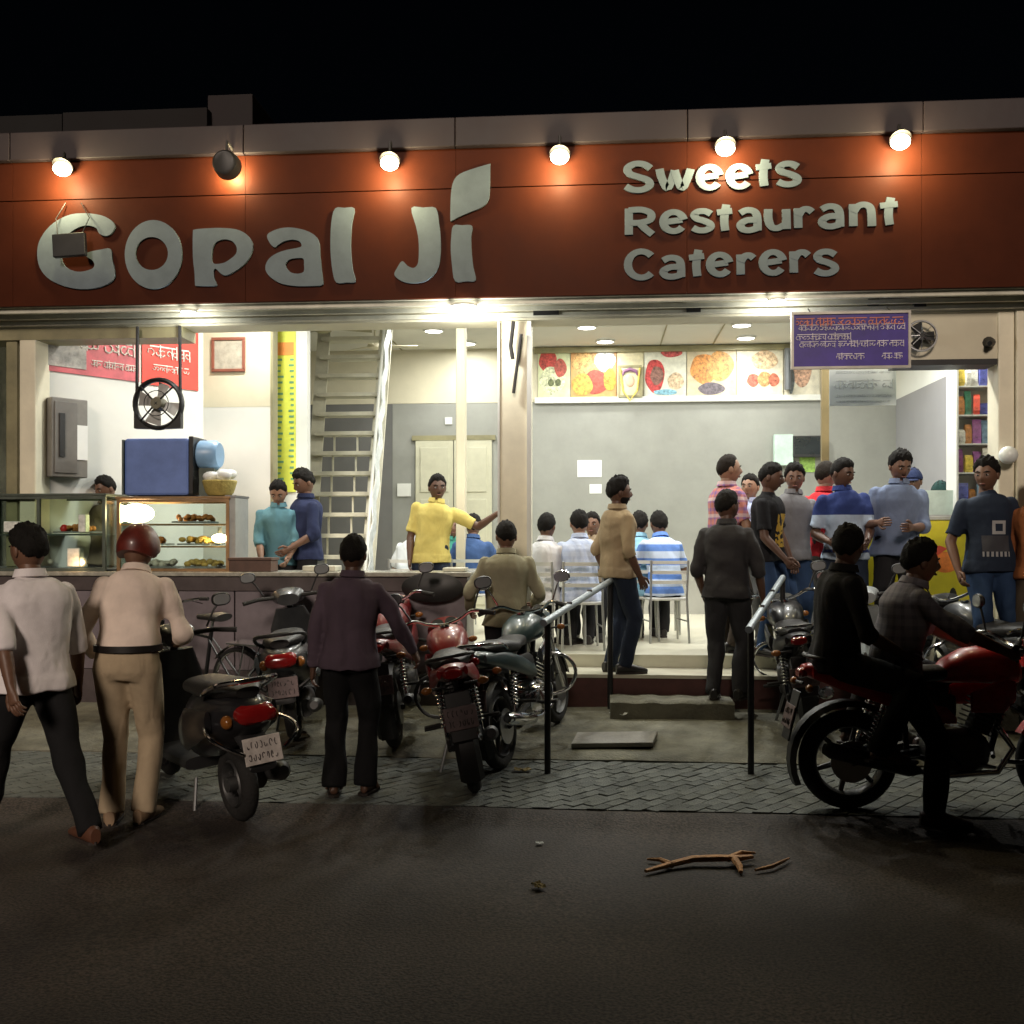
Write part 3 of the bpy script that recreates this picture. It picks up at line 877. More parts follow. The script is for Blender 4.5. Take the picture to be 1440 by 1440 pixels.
frz = thing('picture_frieze', 'row of printed food pictures along the top of the back wall', 'frieze', (at(755, 0, BW).x, BW - .02, 3.685))
fx = frz.location
rr = random.Random(21)
FOOD = [((.52, .56, .34), [(.3, .75, .36, .3, (.40, .05, .04)), (.45, .35, .42, .3, (.55, .62, .38)), (.7, .6, .2, .2, (.35, .07, .05)), (.4, .3, .1, .08, (.10, .12, .05)), (.62, .3, .1, .08, (.10, .12, .05))]),
        ((.55, .28, .10), [(.3, .7, .3, .26, (.55, .33, .12)), (.75, .75, .24, .26, (.60, .62, .55)), (.55, .3, .30, .26, (.35, .05, .03)), (.25, .25, .24, .24, (.62, .30, .05)), (.85, .35, .2, .24, (.65, .25, .03))]),
        ((.60, .55, .36), []),
        ((.62, .62, .52), [(.25, .42, .32, .36, (.45, .05, .05)), (.3, .42, .16, .2, (.20, .10, .08)), (.65, .88, .26, .1, (.45, .08, .08)), (.75, .3, .2, .18, (.55, .42, .28)), (.5, .08, .3, .06, (.20, .40, .50))]),
        ((.58, .50, .34), [(.35, .55, .30, .32, (.60, .24, .06)), (.68, .6, .28, .32, (.62, .30, .09)), (.5, .14, .28, .14, (.12, .10, .12))]),
        ((.66, .62, .48), [(.35, .3, .14, .14, (.55, .12, .08)), (.6, .32, .16, .16, (.55, .30, .12)), (.8, .3, .12, .14, (.5, .14, .08)), (.6, .7, .3, .2, (.60, .42, .26))]),
        ((.60, .56, .44), [(.5, .5, .3, .36, (.50, .30, .20)), (.2, .3, .1, .3, (.10, .12, .12))])]
FPX = [757, 803, 868, 906, 966, 1036, 1102, 1153]
zt, zb = at(900, 489, BW).z - 3.685, 0.0
disc_m = {}
for i, (bg, discs) in enumerate(FOOD):
    x0, x1 = at(FPX[i], 0, BW).x - fx.x, at(FPX[i + 1], 0, BW).x - fx.x - .012
    m = mat('food_ground_%d' % i, bg, .5, var=.25, scale=7)
    pn = MB().bounds(x0, x1, -.012, 0, zb, zt).build('food_picture', m, frz)
    for k, (u, v, ru, rv, col) in enumerate(discs):
        cx, cz = x0 + (x1 - x0) * u, zb + (zt - zb) * v; du, dv = ru * (x1 - x0), rv * (zt - zb)
        du = min(du, cx - x0 - .004, x1 - cx - .004); dv = min(dv, cz - zb - .004, zt - cz - .004)
        pts = [(cx + du * math.cos(2 * math.pi * j / 30) * (.95 + .05 * math.sin(j * .84 + k)), cz + dv * math.sin(2 * math.pi * j / 30) * (.95 + .05 * math.sin(j * .63 + k))) for j in range(30)]
        MB().prism(pts, [], lambda uu, vv, q_, k=k: (uu, -.0125 - .0015 * (k + 1) if q_ == 0 else -.0122, vv)).build('printed_dish', mat('dish_%d_%d' % (i, k), col, .5, var=.75, scale=26), pn, smooth=False)
# garlanded portrait
q = at(886, 537, BW - .12)
po = thing('framed_portrait', 'small framed portrait with a garland set before the food pictures', 'picture', (q.x, BW - .06, q.z))
MB().bounds(-.15, .15, -.02, 0, -.20, .23).build('portrait_sheet', mat('portrait_ground', (.55, .50, .33), .5, var=.2, scale=8), po)
MB().ell((0, -.024, .02), (.065, .012, .085)).build('printed_face', mat('portrait_face', (.55, .36, .26), .5), po)
MB().tube([(-.10, -.03, .10), (-.085, -.03, .155), (0, -.03, .18), (.085, -.03, .155), (.10, -.03, .10)], [.012, .024, .028, .024, .012], 7).build('printed_turban', mat('portrait_turban', (.22, .10, .20), .6), po)
for sx, sz, w, h in ((0, .225, .33, .03), (0, -.195, .33, .03), (.15, .015, .03, .388), (-.15, .015, .03, .388)):
    MB().box((sx, -.015, sz), (w, .03, h)).build('frame_bar', M_olive, po)
MB().tube([(-.14, -.04, .2), (-.10, -.04, -.12), (0, -.04, -.26), (.10, -.04, -.12), (.14, -.04, .2)], .012, 7).build('garland', mat('garland', (.65, .50, .10), .7, var=.5, scale=60), po)
MB().tube([at(1108, 490, BW - .1), at(1108, 548, BW - .1)], .05, 8).build('pipe', mat('pipe_grey', (.12, .13, .14), .5), shop)
# small mint cabinet and dark monitor on the far wall
sheet('wall_cabinet', 'pale mint cabinet on the far wall behind the crowd', 'cabinet', 1087, 1113, 612, 655, BW, mat('mint', (.50, .66, .58), .45), .12)
mo = thing('wall_monitor', 'dark flat monitor on the far wall beside the mint cabinet', 'monitor', tuple(at(1138, 628, BW - .1)))
MB().box((0, 0, 0), (.46, .05, .30)).build('monitor_body', M_black, mo, bevel=.01)
MB().box((0, -.027, .01), (.41, .004, .24)).build('screen', mat('screen_dark', (.01, .015, .018), .15), mo)
MB().box((0, .07, 0), (.1, .09, .1)).build('bracket', M_dark, mo)
sheet('wall_poster', 'green and yellow printed card below the dark monitor', 'poster', 1124, 1146, 640, 664, BW, mat('green_card', (.25, .42, .08), .5, var=.5, scale=25), .01)

# ceiling fans near the stair
for px, py, Y, lab in ((527, 486, 4.3, 'cream ceiling fan with thin blades beside the top of the stair'), (454, 462, 2.6, 'dark ceiling fan hanging in front of the stair')):
    q = at(px, py, Y); t = thing('ceiling_fan', lab, 'fan', (q.x, q.y, q.z))
    m = M_cream if px > 500 else M_olive
    MB().tube([(0, 0, .02), (0, 0, CZ - q.z - .001)], .013, 8).build('down_rod', m, t)
    MB().tube([(0, 0, -.05), (0, 0, -.03), (0, 0, .03), (0, 0, .08)], [.05, .10, .09, .02], 18).build('motor', m, t)
    for k in range(3):
        M_ = rotz(R(20 + 120 * k)); bm_ = MB()
        bm_.add([M_ @ V(p_) for p_ in ((.09, -.035, .0), (.55, -.06, .012), (.57, .05, -.008), (.09, .03, -.004), (.09, -.035, .006), (.55, -.06, .018), (.57, .05, -.002), (.09, .03, .002))],
                [(3, 2, 1, 0), (4, 5, 6, 7), (0, 1, 5, 4), (1, 2, 6, 5), (2, 3, 7, 6), (3, 0, 4, 7)])
        bm_.build('blade', m, t, smooth=False)

# round hanging fan with square feet
q = at(223, 568, -.06); HF = thing('hanging_fan', 'round black framed fan hung on two straps from the lintel', 'fan', tuple(q))
rf = .215
MB().ring((0, 0, 0), (0, 1, 0), rf, .022, 36, 8, 1.6).build('fan_ring', M_dark, HF)
MB().ring((0, -.05, 0), (0, 1, 0), rf * .52, .004, 28, 5).build('guard_ring', M_dark, HF)
for k in range(4):
    a_ = R(45 + 90 * k)
    MB().tube([(0, -.055, 0), (rf * math.cos(a_), -.03, rf * math.sin(a_))], .008, 6).build('guard_bar', M_dark, HF)
MB().tube([(0, -.06, 0), (0, -.02, 0), (0, .06, 0)], [.05, .065, .06], 16).build('motor', mat('fan_motor', (.12, .11, .07), .5), HF)
for k in range(4):
    M_ = Matrix.Rotation(R(15 + 90 * k), 3, 'Y'); bl = MB()
    bl.add([M_ @ V(p_) for p_ in ((.05, -.01, -.03), (.18, -.03, -.07), (.19, .03, .06), (.05, .01, .03), (.05, -.006, -.03), (.18, -.026, -.07), (.19, .034, .06), (.05, .014, .03))],
           [(3, 2, 1, 0), (4, 5, 6, 7), (0, 1, 5, 4), (1, 2, 6, 5), (2, 3, 7, 6), (3, 0, 4, 7)])
    bl.build('blade', mat('fan_blade', (.45, .45, .43), .4), HF, smooth=False)
for sx in (-1, 1):
    ft = MB(); ft.prism([(sx * .215, -.02), (sx * .215, -.22), (sx * .06, -.225), (sx * .12, -.19), (sx * .19, -.10)], [], lambda u, v, k: (u, -.03 if k == 0 else .03, v))
    ft.build('foot', M_dark, HF, smooth=False)
    MB().tube([(sx * .2, 0, .08), (sx * .195, 0, 3.56 - q.z)], .016, 6).build('strap', M_dark, HF)

# ================================================================== counters and cases at the left
M_cnt = mat('counter_panel', (.15, .125, .14), .45, var=.3, scale=3)
M_cnt2 = mat('counter_dark', (.07, .055, .055), .35, var=.3, scale=5)
M_cnttop = mat('counter_stone', (.34, .33, .28), .25, var=.3, scale=18)
cx0, cx1 = at(-60, 0, -.04).x, at(656, 0, -.04).x
CT = 1.372
cnt = thing('shop_counter', 'long grey shop counter with a dark band under its top', 'counter', ((cx0 + cx1) / 2, -.04, .14))
cl = cnt.location.copy()
def cb(name, m, x0, x1, y0, y1, z0, z1, bev=.004, par=cnt):
    return MB().bounds(x0 - cl.x, x1 - cl.x, y0 - cl.y, y1 - cl.y, z0 - cl.z, z1 - cl.z).build(name, m, par, bevel=bev)
cb('counter_base', M_cnt2, cx0, cx1, -.02, -.001, .15, CT - .05, 0)
cb('counter_core', M_cnt2, cx0, cx1, .001, .49, FL + .001, CT - .05, 0)
cb('counter_top', M_cnttop, cx0 - .02, cx1 + .04, -.09, .50, CT - .04, CT, .008)
cb('top_band', M_cnt2, cx0, cx1 + .01, -.062, -.021, CT - .17, CT - .041)
npan = 9
for k in range(npan):
    a_, b_ = cx0 + (cx1 - cx0) * k / npan, cx0 + (cx1 - cx0) * (k + 1) / npan
    cb('front_panel', M_cnt, a_ + .006, b_ - .006, -.045, -.021, .50, CT - .175)
cb('kick_board', M_cnt2, cx0, cx1, -.035, -.021, .15, .495)

def show_case(name, label, px0, px1, y0, y1, z0, z1, shelves, mframe, npost=3):
    a_, b_ = at(px0, 0, y0).x, at(px1, 0, y0).x
    t = thing(name, label, 'display case', ((a_ + b_) / 2, (y0 + y1) / 2, z0))
    w, d, h = b_ - a_, y1 - y0, z1 - z0
    f_ = .028
    for sx in [(-.5 + k / (npost - 1)) for k in range(npost)]:
        for sy in (-.5, .5):
            MB().box((sx * (w - f_), sy * (d - f_), h / 2), (f_, f_, h)).build('post', mframe, t)
    for zz in (f_ / 2, h - f_ / 2):
        for sy in (-.5, .5):
            MB().box((0, sy * (d - f_ * .9), zz), (w - .002, f_ * .8, f_ * .9)).build('rail', mframe, t)
    MB().box((0, 0, h + .012), (w + .02, d + .02, .022)).build('case_top', mframe, t, bevel=.004)
    for sy in (-.5,):
        for k in range(npost - 1):
            x_a, x_b = (-.5 + k / (npost - 1)) * (w - f_) + f_ / 2, (-.5 + (k + 1) / (npost - 1)) * (w - f_) - f_ / 2
            MB().bounds(x_a, x_b, sy * (d - f_) - .003, sy * (d - f_) + .003, f_, h - f_).build('pane', M_glass, t)
    for sx in (-.5, .5):
        MB().bounds(sx * (w - f_) - .003, sx * (w - f_) + .003, -d / 2 + f_, d / 2 - f_, f_, h - f_).build('pane', M_glass, t)
    for s_ in shelves:
        MB().box((0, 0, s_), (w - 2 * f_ - .01, d - 2 * f_ - .01, .014)).build('shelf', mframe if s_ > .05 else M_steel, t)
    return t, w, d, h
M_casef = mat('case_frame', (.10, .12, .10), .4, metal=.4, var=.2)
M_casew = mat('case_frame_brass', (.32, .20, .10), .35, metal=.5, var=.2)
tA, wA, dA, hA = show_case('display_case', 'dim glass display case with dark frame and few goods', -40, 148, -.05, .40, CT + .001, 2.05, (.02, .33), M_casef, 3)
tB, wB, dB, hB = show_case('display_case', 'glowing glass display case with warm bulbs and trays of snacks', 164, 322, -.05, .40, CT + .001, 2.02, (.02, .22, .42), M_casew, 2)
def warm_bulb(loc, label, power, rad):
    t = thing('case_bulb', label, 'bulb', loc)
    MB().ell((0, 0, 0), (rad * 1.5, rad * .8, rad * .8), 16, 10).build('glass_globe', mat('warm_bulb', (1, .8, .5), .4, var=0, emit=(1.0, .74, .42), estr=30), t)
    MB().tube([(0, 0, rad * .75), (0, 0, rad + .05)], .02, 8).build('socket', M_steel, t)
    lamp_light(t, (0, -.10, 0), power, (1, .62, .3), .05)
q = at(192, 722, .10); warm_bulb(tuple(q), 'big glowing bulb in the warm display case under the blue tank', 10, .11)
q = at(309, 757, .05); warm_bulb(tuple(q), 'smaller glowing bulb low in the warm display case', 5, .05)
q = at(112, 797, .0); warm_bulb((q.x, q.y, CT + .08), 'small amber bulb at the bottom of the dim display case', .7, .03)
M_snack = mat('fried_snack', (.50, .20, .05), .6, var=.4, scale=20)
M_snack2 = mat('yellow_sweet', (.60, .40, .10), .6, var=.3, scale=20)
M_snack3 = mat('white_sweet', (.66, .62, .54), .6, var=.15, scale=20)
def tray(px, Y, z, w, label, m, seed):
    r_ = random.Random(seed); q_ = at(px, 0, Y)
    t = thing('snack_tray', label, 'tray', (q_.x, Y, z), 0, 'trays of snacks in the display cases')
    MB().box((0, 0, .008), (w, .26, .014)).build('tray_plate', M_steel, t)
    mb = MB()
    for k in range(26):
        e = V((r_.uniform(-.42, .42) * w, r_.uniform(-.1, .1), r_.uniform(.03, .06)))
        mb.ell(e, (r_.uniform(.022, .036), r_.uniform(.022, .036), r_.uniform(.018, .03)), 7, 5)
    o = mb.build('snack_heap', m, t); o['kind'] = 'stuff'
tray(215, .15, CT + .236, .30, 'tray of fried snacks on the middle shelf under the big bulb', M_snack, 1)
tray(275, .15, CT + .436, .34, 'tray of orange snacks on the top shelf of the warm case', M_snack, 2)
tray(280, .15, CT + .236, .30, 'tray of yellow sweets on the middle shelf of the warm case', M_snack2, 3)
tray(225, .15, CT + .030, .34, 'tray of pale sweets at the bottom of the warm case', M_snack3, 4)
tray(288, .15, CT + .030, .30, 'tray of fried snacks at the bottom of the warm case', M_snack2, 5)
tray(40, .15, CT + .030, .40, 'tray of pale sweets at the bottom of the dim case', M_snack3, 6)
tray(110, .15, CT + .346, .34, 'tray of dark snacks on the shelf of the dim case', M_snack, 7)
q = at(84, 729, .0); tag(MB().ell((0, 0, 0), (.035, .035, .04), 12, 8).build('red_ball', mat('red_plastic', (.6, .03, .03), .35)), 'round red lid standing on the shelf of the dim case', 'lid').location = (q.x, .08, CT + .385)
M_pack = mat('white_pack', (.7, .72, .68), .5, var=.3, scale=14)
for px, z, w, h, lab in ((118, .34, .07, .16, 'tall white packet on the shelf of the dim case'), (106, .028, .12, .17, 'crumpled white carton at the bottom of the dim case'), (20, .34, .16, .10, 'grey green carton at the far end of the dim case shelf')):
    o = MB().box((0, 0, h / 2), (w, .08, h)).build('carton', M_pack, bevel=.008); q = at(px, 0, -.0); o.location = (q.x, 0.0, CT + z + .012); tag(o, lab, 'carton')
# blue tank with pale drum on top of the warm case
M_blue = mat('tank_blue', (.13, .21, .50), .45, var=.15, scale=4)
a_, b_ = at(175, 690, .08), at(266, 616, .08)
bt = thing('blue_tank', 'square blue metal tank with dark edge standing on the warm case', 'tank', ((a_.x + b_.x) / 2, .22, 2.0555))
w, h = b_.x - a_.x, b_.z - 2.0555
MB().bounds(-w / 2, w / 2, -.15, .16, 0, h).build('tank_body', M_blue, bt, bevel=.025)
MB().bounds(w / 2 + .001, w / 2 + .045, -.16, .17, .01, h + .015).build('tank_flange', M_black, bt, bevel=.008)
MB().bounds(-w / 2 - .02, -w / 2 - .001, -.155, .165, .01, h - .01).build('tank_flange', M_casef, bt, bevel=.005)
dz = at(285, 640, .2).z - 2.0555
MB().tube([(w / 2 + .046, 0, dz), (w / 2 + .06, 0, dz), (w / 2 + .2, 0, dz), (w / 2 + .235, 0, dz)], [.12, .135, .135, .11], 24).build('tank_drum', mat('drum_blue', (.22, .38, .58), .4, var=.1), bt)
MB().bounds(w / 2 + .06, w / 2 + .2, -.06, .06, 0, dz - .12).build('drum_stand', M_casef, bt)
# basket with white cloth beside the tank
bq = at(322, 0, .15)
bk = thing('cloth_basket', 'yellowish basket heaped with white cloth on a stand beside the blue tank', 'basket', (at(309, 0, .15).x, .15, 2.0555))
MB().tube([(0, 0, .0), (0, 0, .03), (0, 0, .13), (0, 0, .14)], [.10, .125, .155, .15], 18).build('bowl', mat('basket', (.42, .34, .10), .7, var=.3, scale=25, bump=.4), bk)
mb = MB(); r_ = random.Random(4)
for k in range(9):
    mb.ell((r_.uniform(-.09, .09), r_.uniform(-.07, .07), .15 + r_.uniform(0, .06)), (.07, .06, .045), 9, 6)
mb.build('cloth', M_paper, bk)
gs = thing('side_stand', 'grey steel stand at the end of the warm case', 'stand', (at(332, 0, .1).x, .1, CT + .001))
MB().bounds(-.045, .045, -.14, .2, 0, .66).build('stand_body', mat('stand_grey', (.34, .35, .34), .4), gs, bevel=.005)
MB().bounds(-.05, .05, -.145, .205, .661, .68).build('stand_top', M_steel, gs)
bx = thing('wooden_box', 'dark brown wooden box on the counter beside the teal shirted person', 'box', (at(355, 0, .0).x, .02, CT + .001))
MB().bounds(-.19, .19, -.09, .12, 0, .10).build('box_body', M_wood, bx, bevel=.006)
MB().bounds(-.20, .20, -.10, .13, .101, .125).build('box_lid', M_wood, bx, bevel=.004)
pn = thing('hanging_pan', 'dark shallow pan leaning against the counter front near its end', 'pan', tuple(at(608, 826, -.11)))
MB().loft([((0, .02, 0), .10, .04), ((0, .005, 0), .24, .11), ((0, -.012, 0), .27, .13), ((0, -.016, 0), .265, .125)], 26).build('pan_body', M_dark, pn)
for px, w, h, lab in ((452, .30, .05, 'flat pale tray on the counter in front of the stair'), (640, .20, .035, 'thin steel tray at the end of the counter')):
    o = MB().box((0, 0, h / 2), (w, .24, h)).build('counter_tray', M_alu, bevel=.008); o.location = (at(px, 0, .15).x, .18, CT + .001); tag(o, lab, 'tray')

# ================================================================== purple notice board, poster and the right hand side
M_pur = mat('board_purple', (.045, .02, .26), .4, var=.35, scale=3)
a_, b_ = at(1116, 516, -.36), at(1277, 440, -.36)
nb = thing('notice_board', 'purple notice board with rows of white and salmon lettering under the sign', 'sign', ((a_.x + b_.x) / 2, -.36, (a_.z + b_.z) / 2))
w, h = b_.x - a_.x, b_.z - a_.z
MB().bounds(-w / 2, w / 2, 0, .02, -h / 2, h / 2).build('board_sheet', M_pur, nb)
M_bf = mat('board_frame', (.42, .40, .36), .4, metal=.4)
for x0, x1, z0, z1 in ((-w / 2 - .02, w / 2 + .02, h / 2, h / 2 + .02), (-w / 2 - .02, w / 2 + .02, -h / 2 - .02, -h / 2), (-w / 2 - .02, -w / 2, -h / 2, h / 2), (w / 2, w / 2 + .02, -h / 2, h / 2)):
    MB().bounds(x0, x1, -.012, .022, z0, z1).build('frame_bar', M_bf, nb)
r_ = random.Random(12)
mb = MB(); scribble(mb, -w / 2 + .02, w / 2 - .04, h * .27, h * .44, -.004, r_); mb.build('headline', mat('print_salmon', (.70, .26, .20), .6), nb, smooth=False)
for k, (u0, u1, v) in enumerate(((.05, .97, .68), (.03, .52, .50), (.06, .95, .36), (.38, .62, .12), (.78, .95, .12))):
    mb = MB(); scribble(mb, -w / 2 + w * u0, -w / 2 + w * u1, h * (v - .5) - .0, h * (v - .5) + .055, -.004, r_)
    mb.build('text_line', mat('print_lilac', (.66, .62, .72), .6), nb, smooth=False)
for sx in (-.35, .35):
    MB().tube([(sx * w, .01, h / 2 + .02), (sx * w, .10, h / 2 + .07)], .006, 5).build('hanger', M_dark, nb)
ps = sheet('white_poster', 'white printed poster hung behind the purple notice board', 'poster', 1166, 1260, 519, 571, .62, mat('poster_white', (.66, .74, .76), .35, var=.04), .006)
w = at(1260, 0, .62).x - at(1166, 0, .62).x; h = at(1166, 519, .62).z - at(1166, 571, .62).z
for k, (z0, z1) in enumerate(((.86, .93), (.44, .70), (.22, .30), (.08, .14))):
    mb = MB(); scribble(mb, -w / 2 + .06, w / 2 - .05, h * z0, h * z1, -.008, random.Random(30 + k)); mb.build('text_line', mat('print_faint', (.50, .56, .58), .6), ps, smooth=False)
# wall fan on the shutter box
q = at(1293, 474, -.02); wf = thing('wall_fan', 'small round dark fan on the cream shutter box', 'fan', (q.x, -.07, q.z))
MB().ring((0, 0, 0), (0, 1, 0), .125, .010, 26, 6).build('guard_ring', M_steel, wf)
for k in range(8):
    a2 = R(22.5 * k * 2); MB().tube([(.02 * math.cos(a2), -.03, .02 * math.sin(a2)), (.12 * math.cos(a2), -.005, .12 * math.sin(a2))], .0035, 5).build('guard_bar', M_steel, wf)
MB().tube([(0, -.02, 0), (0, .06, 0), (0, .088, 0)], [.04, .045, .03], 14).build('motor', M_dark, wf)
for k in range(3):
    M_ = Matrix.Rotation(R(120 * k), 3, 'Y')
    MB().add([M_ @ V(p_) for p_ in ((.03, -.012, -.03), (.105, -.02, -.05), (.11, .012, .04), (.03, .005, .03), (.03, -.009, -.03), (.105, -.017, -.05), (.11, .015, .04), (.03, .008, .03))],
             [(3, 2, 1, 0), (4, 5, 6, 7), (0, 1, 5, 4), (1, 2, 6, 5), (2, 3, 7, 6), (3, 0, 4, 7)]).build('blade', M_dark, wf, smooth=False)
q = at(1391, 481, .0)
o = tag(MB().tube([(0, .0, 0), (0, -.05, -.01), (-.03, -.11, -.03)], [.05, .04, .02], 10).build('wall_speaker', M_dark), 'small dark horn fixed to the cream shutter box near the column', 'speaker')
o.location = (q.x, .015, q.z)
# packet rack
a_, b_ = at(1345, 725, 1.35), at(1408, 515, 1.35)
rk = thing('packet_rack', 'tall white rack of packets beside the right hand column', 'rack', ((a_.x + b_.x) / 2, 1.5, FI))
w, zt_ = b_.x - a_.x, b_.z - FI
MB().bounds(-w / 2, w / 2, .12, .14, 0, zt_).build('rack_back', M_white, rk)
for sx in (-1, 1):
    MB().bounds(min(sx * w / 2, sx * (w / 2 - .02)), max(sx * w / 2, sx * (w / 2 - .02)), -.15, .119, 0, zt_).build('rack_side', M_white if sx < 0 else mat('rack_orange', (.55, .24, .08), .5), rk)
levels = [FI + .30 + .28 * k for k in range(9) if FI + .30 + .28 * k < zt_ + FI - .1]
PCOL = [(.62, .08, .05), (.70, .52, .08), (.10, .12, .42), (.08, .28, .18), (.70, .68, .60), (.30, .10, .30), (.55, .25, .08), (.18, .30, .42)]
PN = ['red', 'yellow', 'blue', 'green', 'white', 'purple', 'orange', 'turquoise']
ORD = ['first', 'second', 'third', 'fourth', 'fifth', 'sixth', 'seventh', 'eighth', 'ninth', 'tenth']
r_ = random.Random(5)
for li, z in enumerate(levels):
    MB().bounds(-w / 2 + .021, w / 2 - .021, -.14, .119, z - FI - .012, z - FI).build('rack_shelf', M_white, rk)
    x = -w / 2 + .03; k = 0
    while x < w / 2 - .09:
        pw_, ph_ = r_.uniform(.045, .095), r_.uniform(.10, .24); ci = r_.randrange(8)
        if x + pw_ > w / 2 - .02: break
        o = MB()
        o.rings([[(-pw_ / 2, -.004, 0), (pw_ / 2, -.004, 0), (pw_ / 2, .004, 0), (-pw_ / 2, .004, 0)], [(-pw_ / 2, -.022, ph_ * .2), (pw_ / 2, -.022, ph_ * .2), (pw_ / 2, .022, ph_ * .2), (-pw_ / 2, .022, ph_ * .2)],
                 [(-pw_ / 2, -.02, ph_ * .8), (pw_ / 2, -.02, ph_ * .8), (pw_ / 2, .02, ph_ * .8), (-pw_ / 2, .02, ph_ * .8)], [(-pw_ / 2, -.003, ph_), (pw_ / 2, -.003, ph_), (pw_ / 2, .003, ph_), (-pw_ / 2, .003, ph_)]])
        o = o.build('snack_packet', mat('packet_' + PN[ci].replace(' ', '_'), PCOL[ci], .3, var=.5, scale=22))
        o.location = (rk.location.x + x + pw_ / 2, 1.5 - .06 - r_.uniform(0, .06), z + .001); o.rotation_euler = (R(r_.uniform(-6, 0)), 0, R(r_.uniform(-16, 16)))
        tag(o, '%s snack packet on the white rack, shelf %s up, %s from its white side' % (PN[ci], ORD[li], ORD[k]), 'packet', 'snack packets on the white rack')
        x += pw_ + .008; k += 1
# yellow counter
M_ycnt = mat('counter_yellow', (.68, .60, .02), .4, var=.1, scale=3)
a_, b_ = at(1200, 726, 1.15), at(1364, 726, 1.15)
yc = thing('yellow_counter', 'tall bright yellow counter with an orange emblem behind the crowd', 'counter', ((a_.x + b_.x) / 2, 1.42, FI))
w, h = b_.x - a_.x, a_.z - FI
MB().bounds(-w / 2, w / 2, -.27, .27, .06, h - .04).build('counter_body', M_ycnt, yc, bevel=.012)
MB().bounds(-w / 2 + .02, w / 2 - .02, -.25, .25, 0, .059).build('counter_plinth', M_black, yc)
MB().bounds(-w / 2 - .01, w / 2 + .01, -.28, .28, h - .039, h).build('counter_top', M_steel, yc, bevel=.006)
e = at(1320, 790, 1.34); ez, ex = e.z - FI, e.x - yc.location.x
MB().prism(oval(ex, ez, .13, .10, 20), [], lambda u, v, k: (u, -.276 if k == 0 else -.271, v)).build('emblem', mat('emblem_orange', (.70, .20, .03), .45, var=.3, scale=12), yc, smooth=False)
MB().prism([(ex - .22, ez + .06), (ex - .06, ez + .16), (ex + .02, ez + .13), (ex - .14, ez + .02)], [], lambda u, v, k: (u, -.279 if k == 0 else -.2765, v)).build('emblem_swoosh', mat('emblem_red', (.6, .06, .03), .45), yc, smooth=False)
MB().prism(oval(ex + .07, ez - .33, .035, .09, 12), [], lambda u, v, k: (u, -.276 if k == 0 else -.271, v)).build('emblem_spot', M_black, yc, smooth=False)
gl = thing('glass_screen', 'pale glass sneeze screen standing on the yellow counter', 'screen', (at(1325, 0, 1.45).x, 1.45, FI + h))
MB().bounds(-.16, .16, -.004, .004, .02, .26).build('pane', mat('frosted', (.45, .55, .50), .3), gl)
MB().bounds(-.17, .17, -.02, .02, 0, .019).build('foot', M_steel, gl)
q = at(1418, 640, -.1); ww = thing('globe_lamp', 'white round globe fixed at the outer right column', 'lamp', (q.x, -.10, q.z))
MB().ell((0, 0, 0), (.075, .075, .075), 16, 12).build('globe', mat('globe_white', (.72, .76, .74), .3), ww)
MB().tube([(0, .02, .0), (0, .07, .0), (0, .10, .0)], [.04, .03, .035], 10).build('holder', M_steel, ww)

# ================================================================== entrance handrails
M_rail = mat('rail_grey', (.36, .42, .46), .4, metal=.3, var=.15)
def handrail(label, f0, fz, b0, bz0, bz1):
    t = thing('entrance_rail', label, 'railing', (f0[0], f0[1], .0), 0, None)
    o = V((f0[0], f0[1], 0))
    MB().tube([V((f0[0], f0[1], .045)) - o, V((f0[0], f0[1], fz)) - o], .022, 10).build('post', M_black, t)
    MB().tube([V((b0[0], b0[1], bz0)) - o, V((b0[0], b0[1], bz1)) - o], .024, 10).build('post', M_black, t)
    p_, q_ = V((f0[0], f0[1], fz)) - o, V((b0[0], b0[1], bz1)) - o
    d_ = (q_ - p_).normalized()
    MB().tube([p_ - d_ * .10, p_ + (q_ - p_) * .5, q_ + d_ * .02], .026, 10).build('top_rail', M_rail, t)
    for k in (.3, .62):
        c_ = p_ + (q_ - p_) * k
        MB().tube([c_ + V((0, 0, -.01)), c_ + V((0, 0, .035))], .02, 8).build('rail_knob', M_chrome, t)
g1, b1 = ground(770, 1087, .05), at(858, 0, -.02)
handrail('grey sloping handrail on black posts beside the chrome motorcycle', (g1.x, g1.y), 1.10, (b1.x, -.03), .16, 1.30)
g2, b2 = ground(1056, 1088, .05), at(1100, 0, -.02)
handrail('grey sloping handrail on black posts beside the crowded end of the entrance', (g2.x, g2.y), 1.06, (b2.x, -.03), .16, 1.33)

# ================================================================== buildings behind the roof line
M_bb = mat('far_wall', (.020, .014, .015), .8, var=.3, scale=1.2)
fb = thing('rear_building', 'dim plastered building block rising behind the sign', 'building', (at(200, 0, 7).x, 7, 0))
def fbox(name, px0, px1, py0, Y, d, m, z0=4.5):
    a_, b_ = at(px0, py0, Y), at(px1, py0, Y)
    MB().bounds(a_.x - fb.location.x, b_.x - fb.location.x, Y - 7, Y - 7 + d, z0, a_.z).build(name, m, fb, bevel=.01)
fbox('stair_head', 292, 355, 134, 7.2, 2, M_bb, 0)
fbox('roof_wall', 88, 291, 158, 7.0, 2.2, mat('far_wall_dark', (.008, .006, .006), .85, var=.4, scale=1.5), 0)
fbox('roof_wall', -80, 87, 166, 7.3, 2.2, mat('far_wall_darker', (.006, .005, .005), .85, var=.4, scale=1.5), 0)

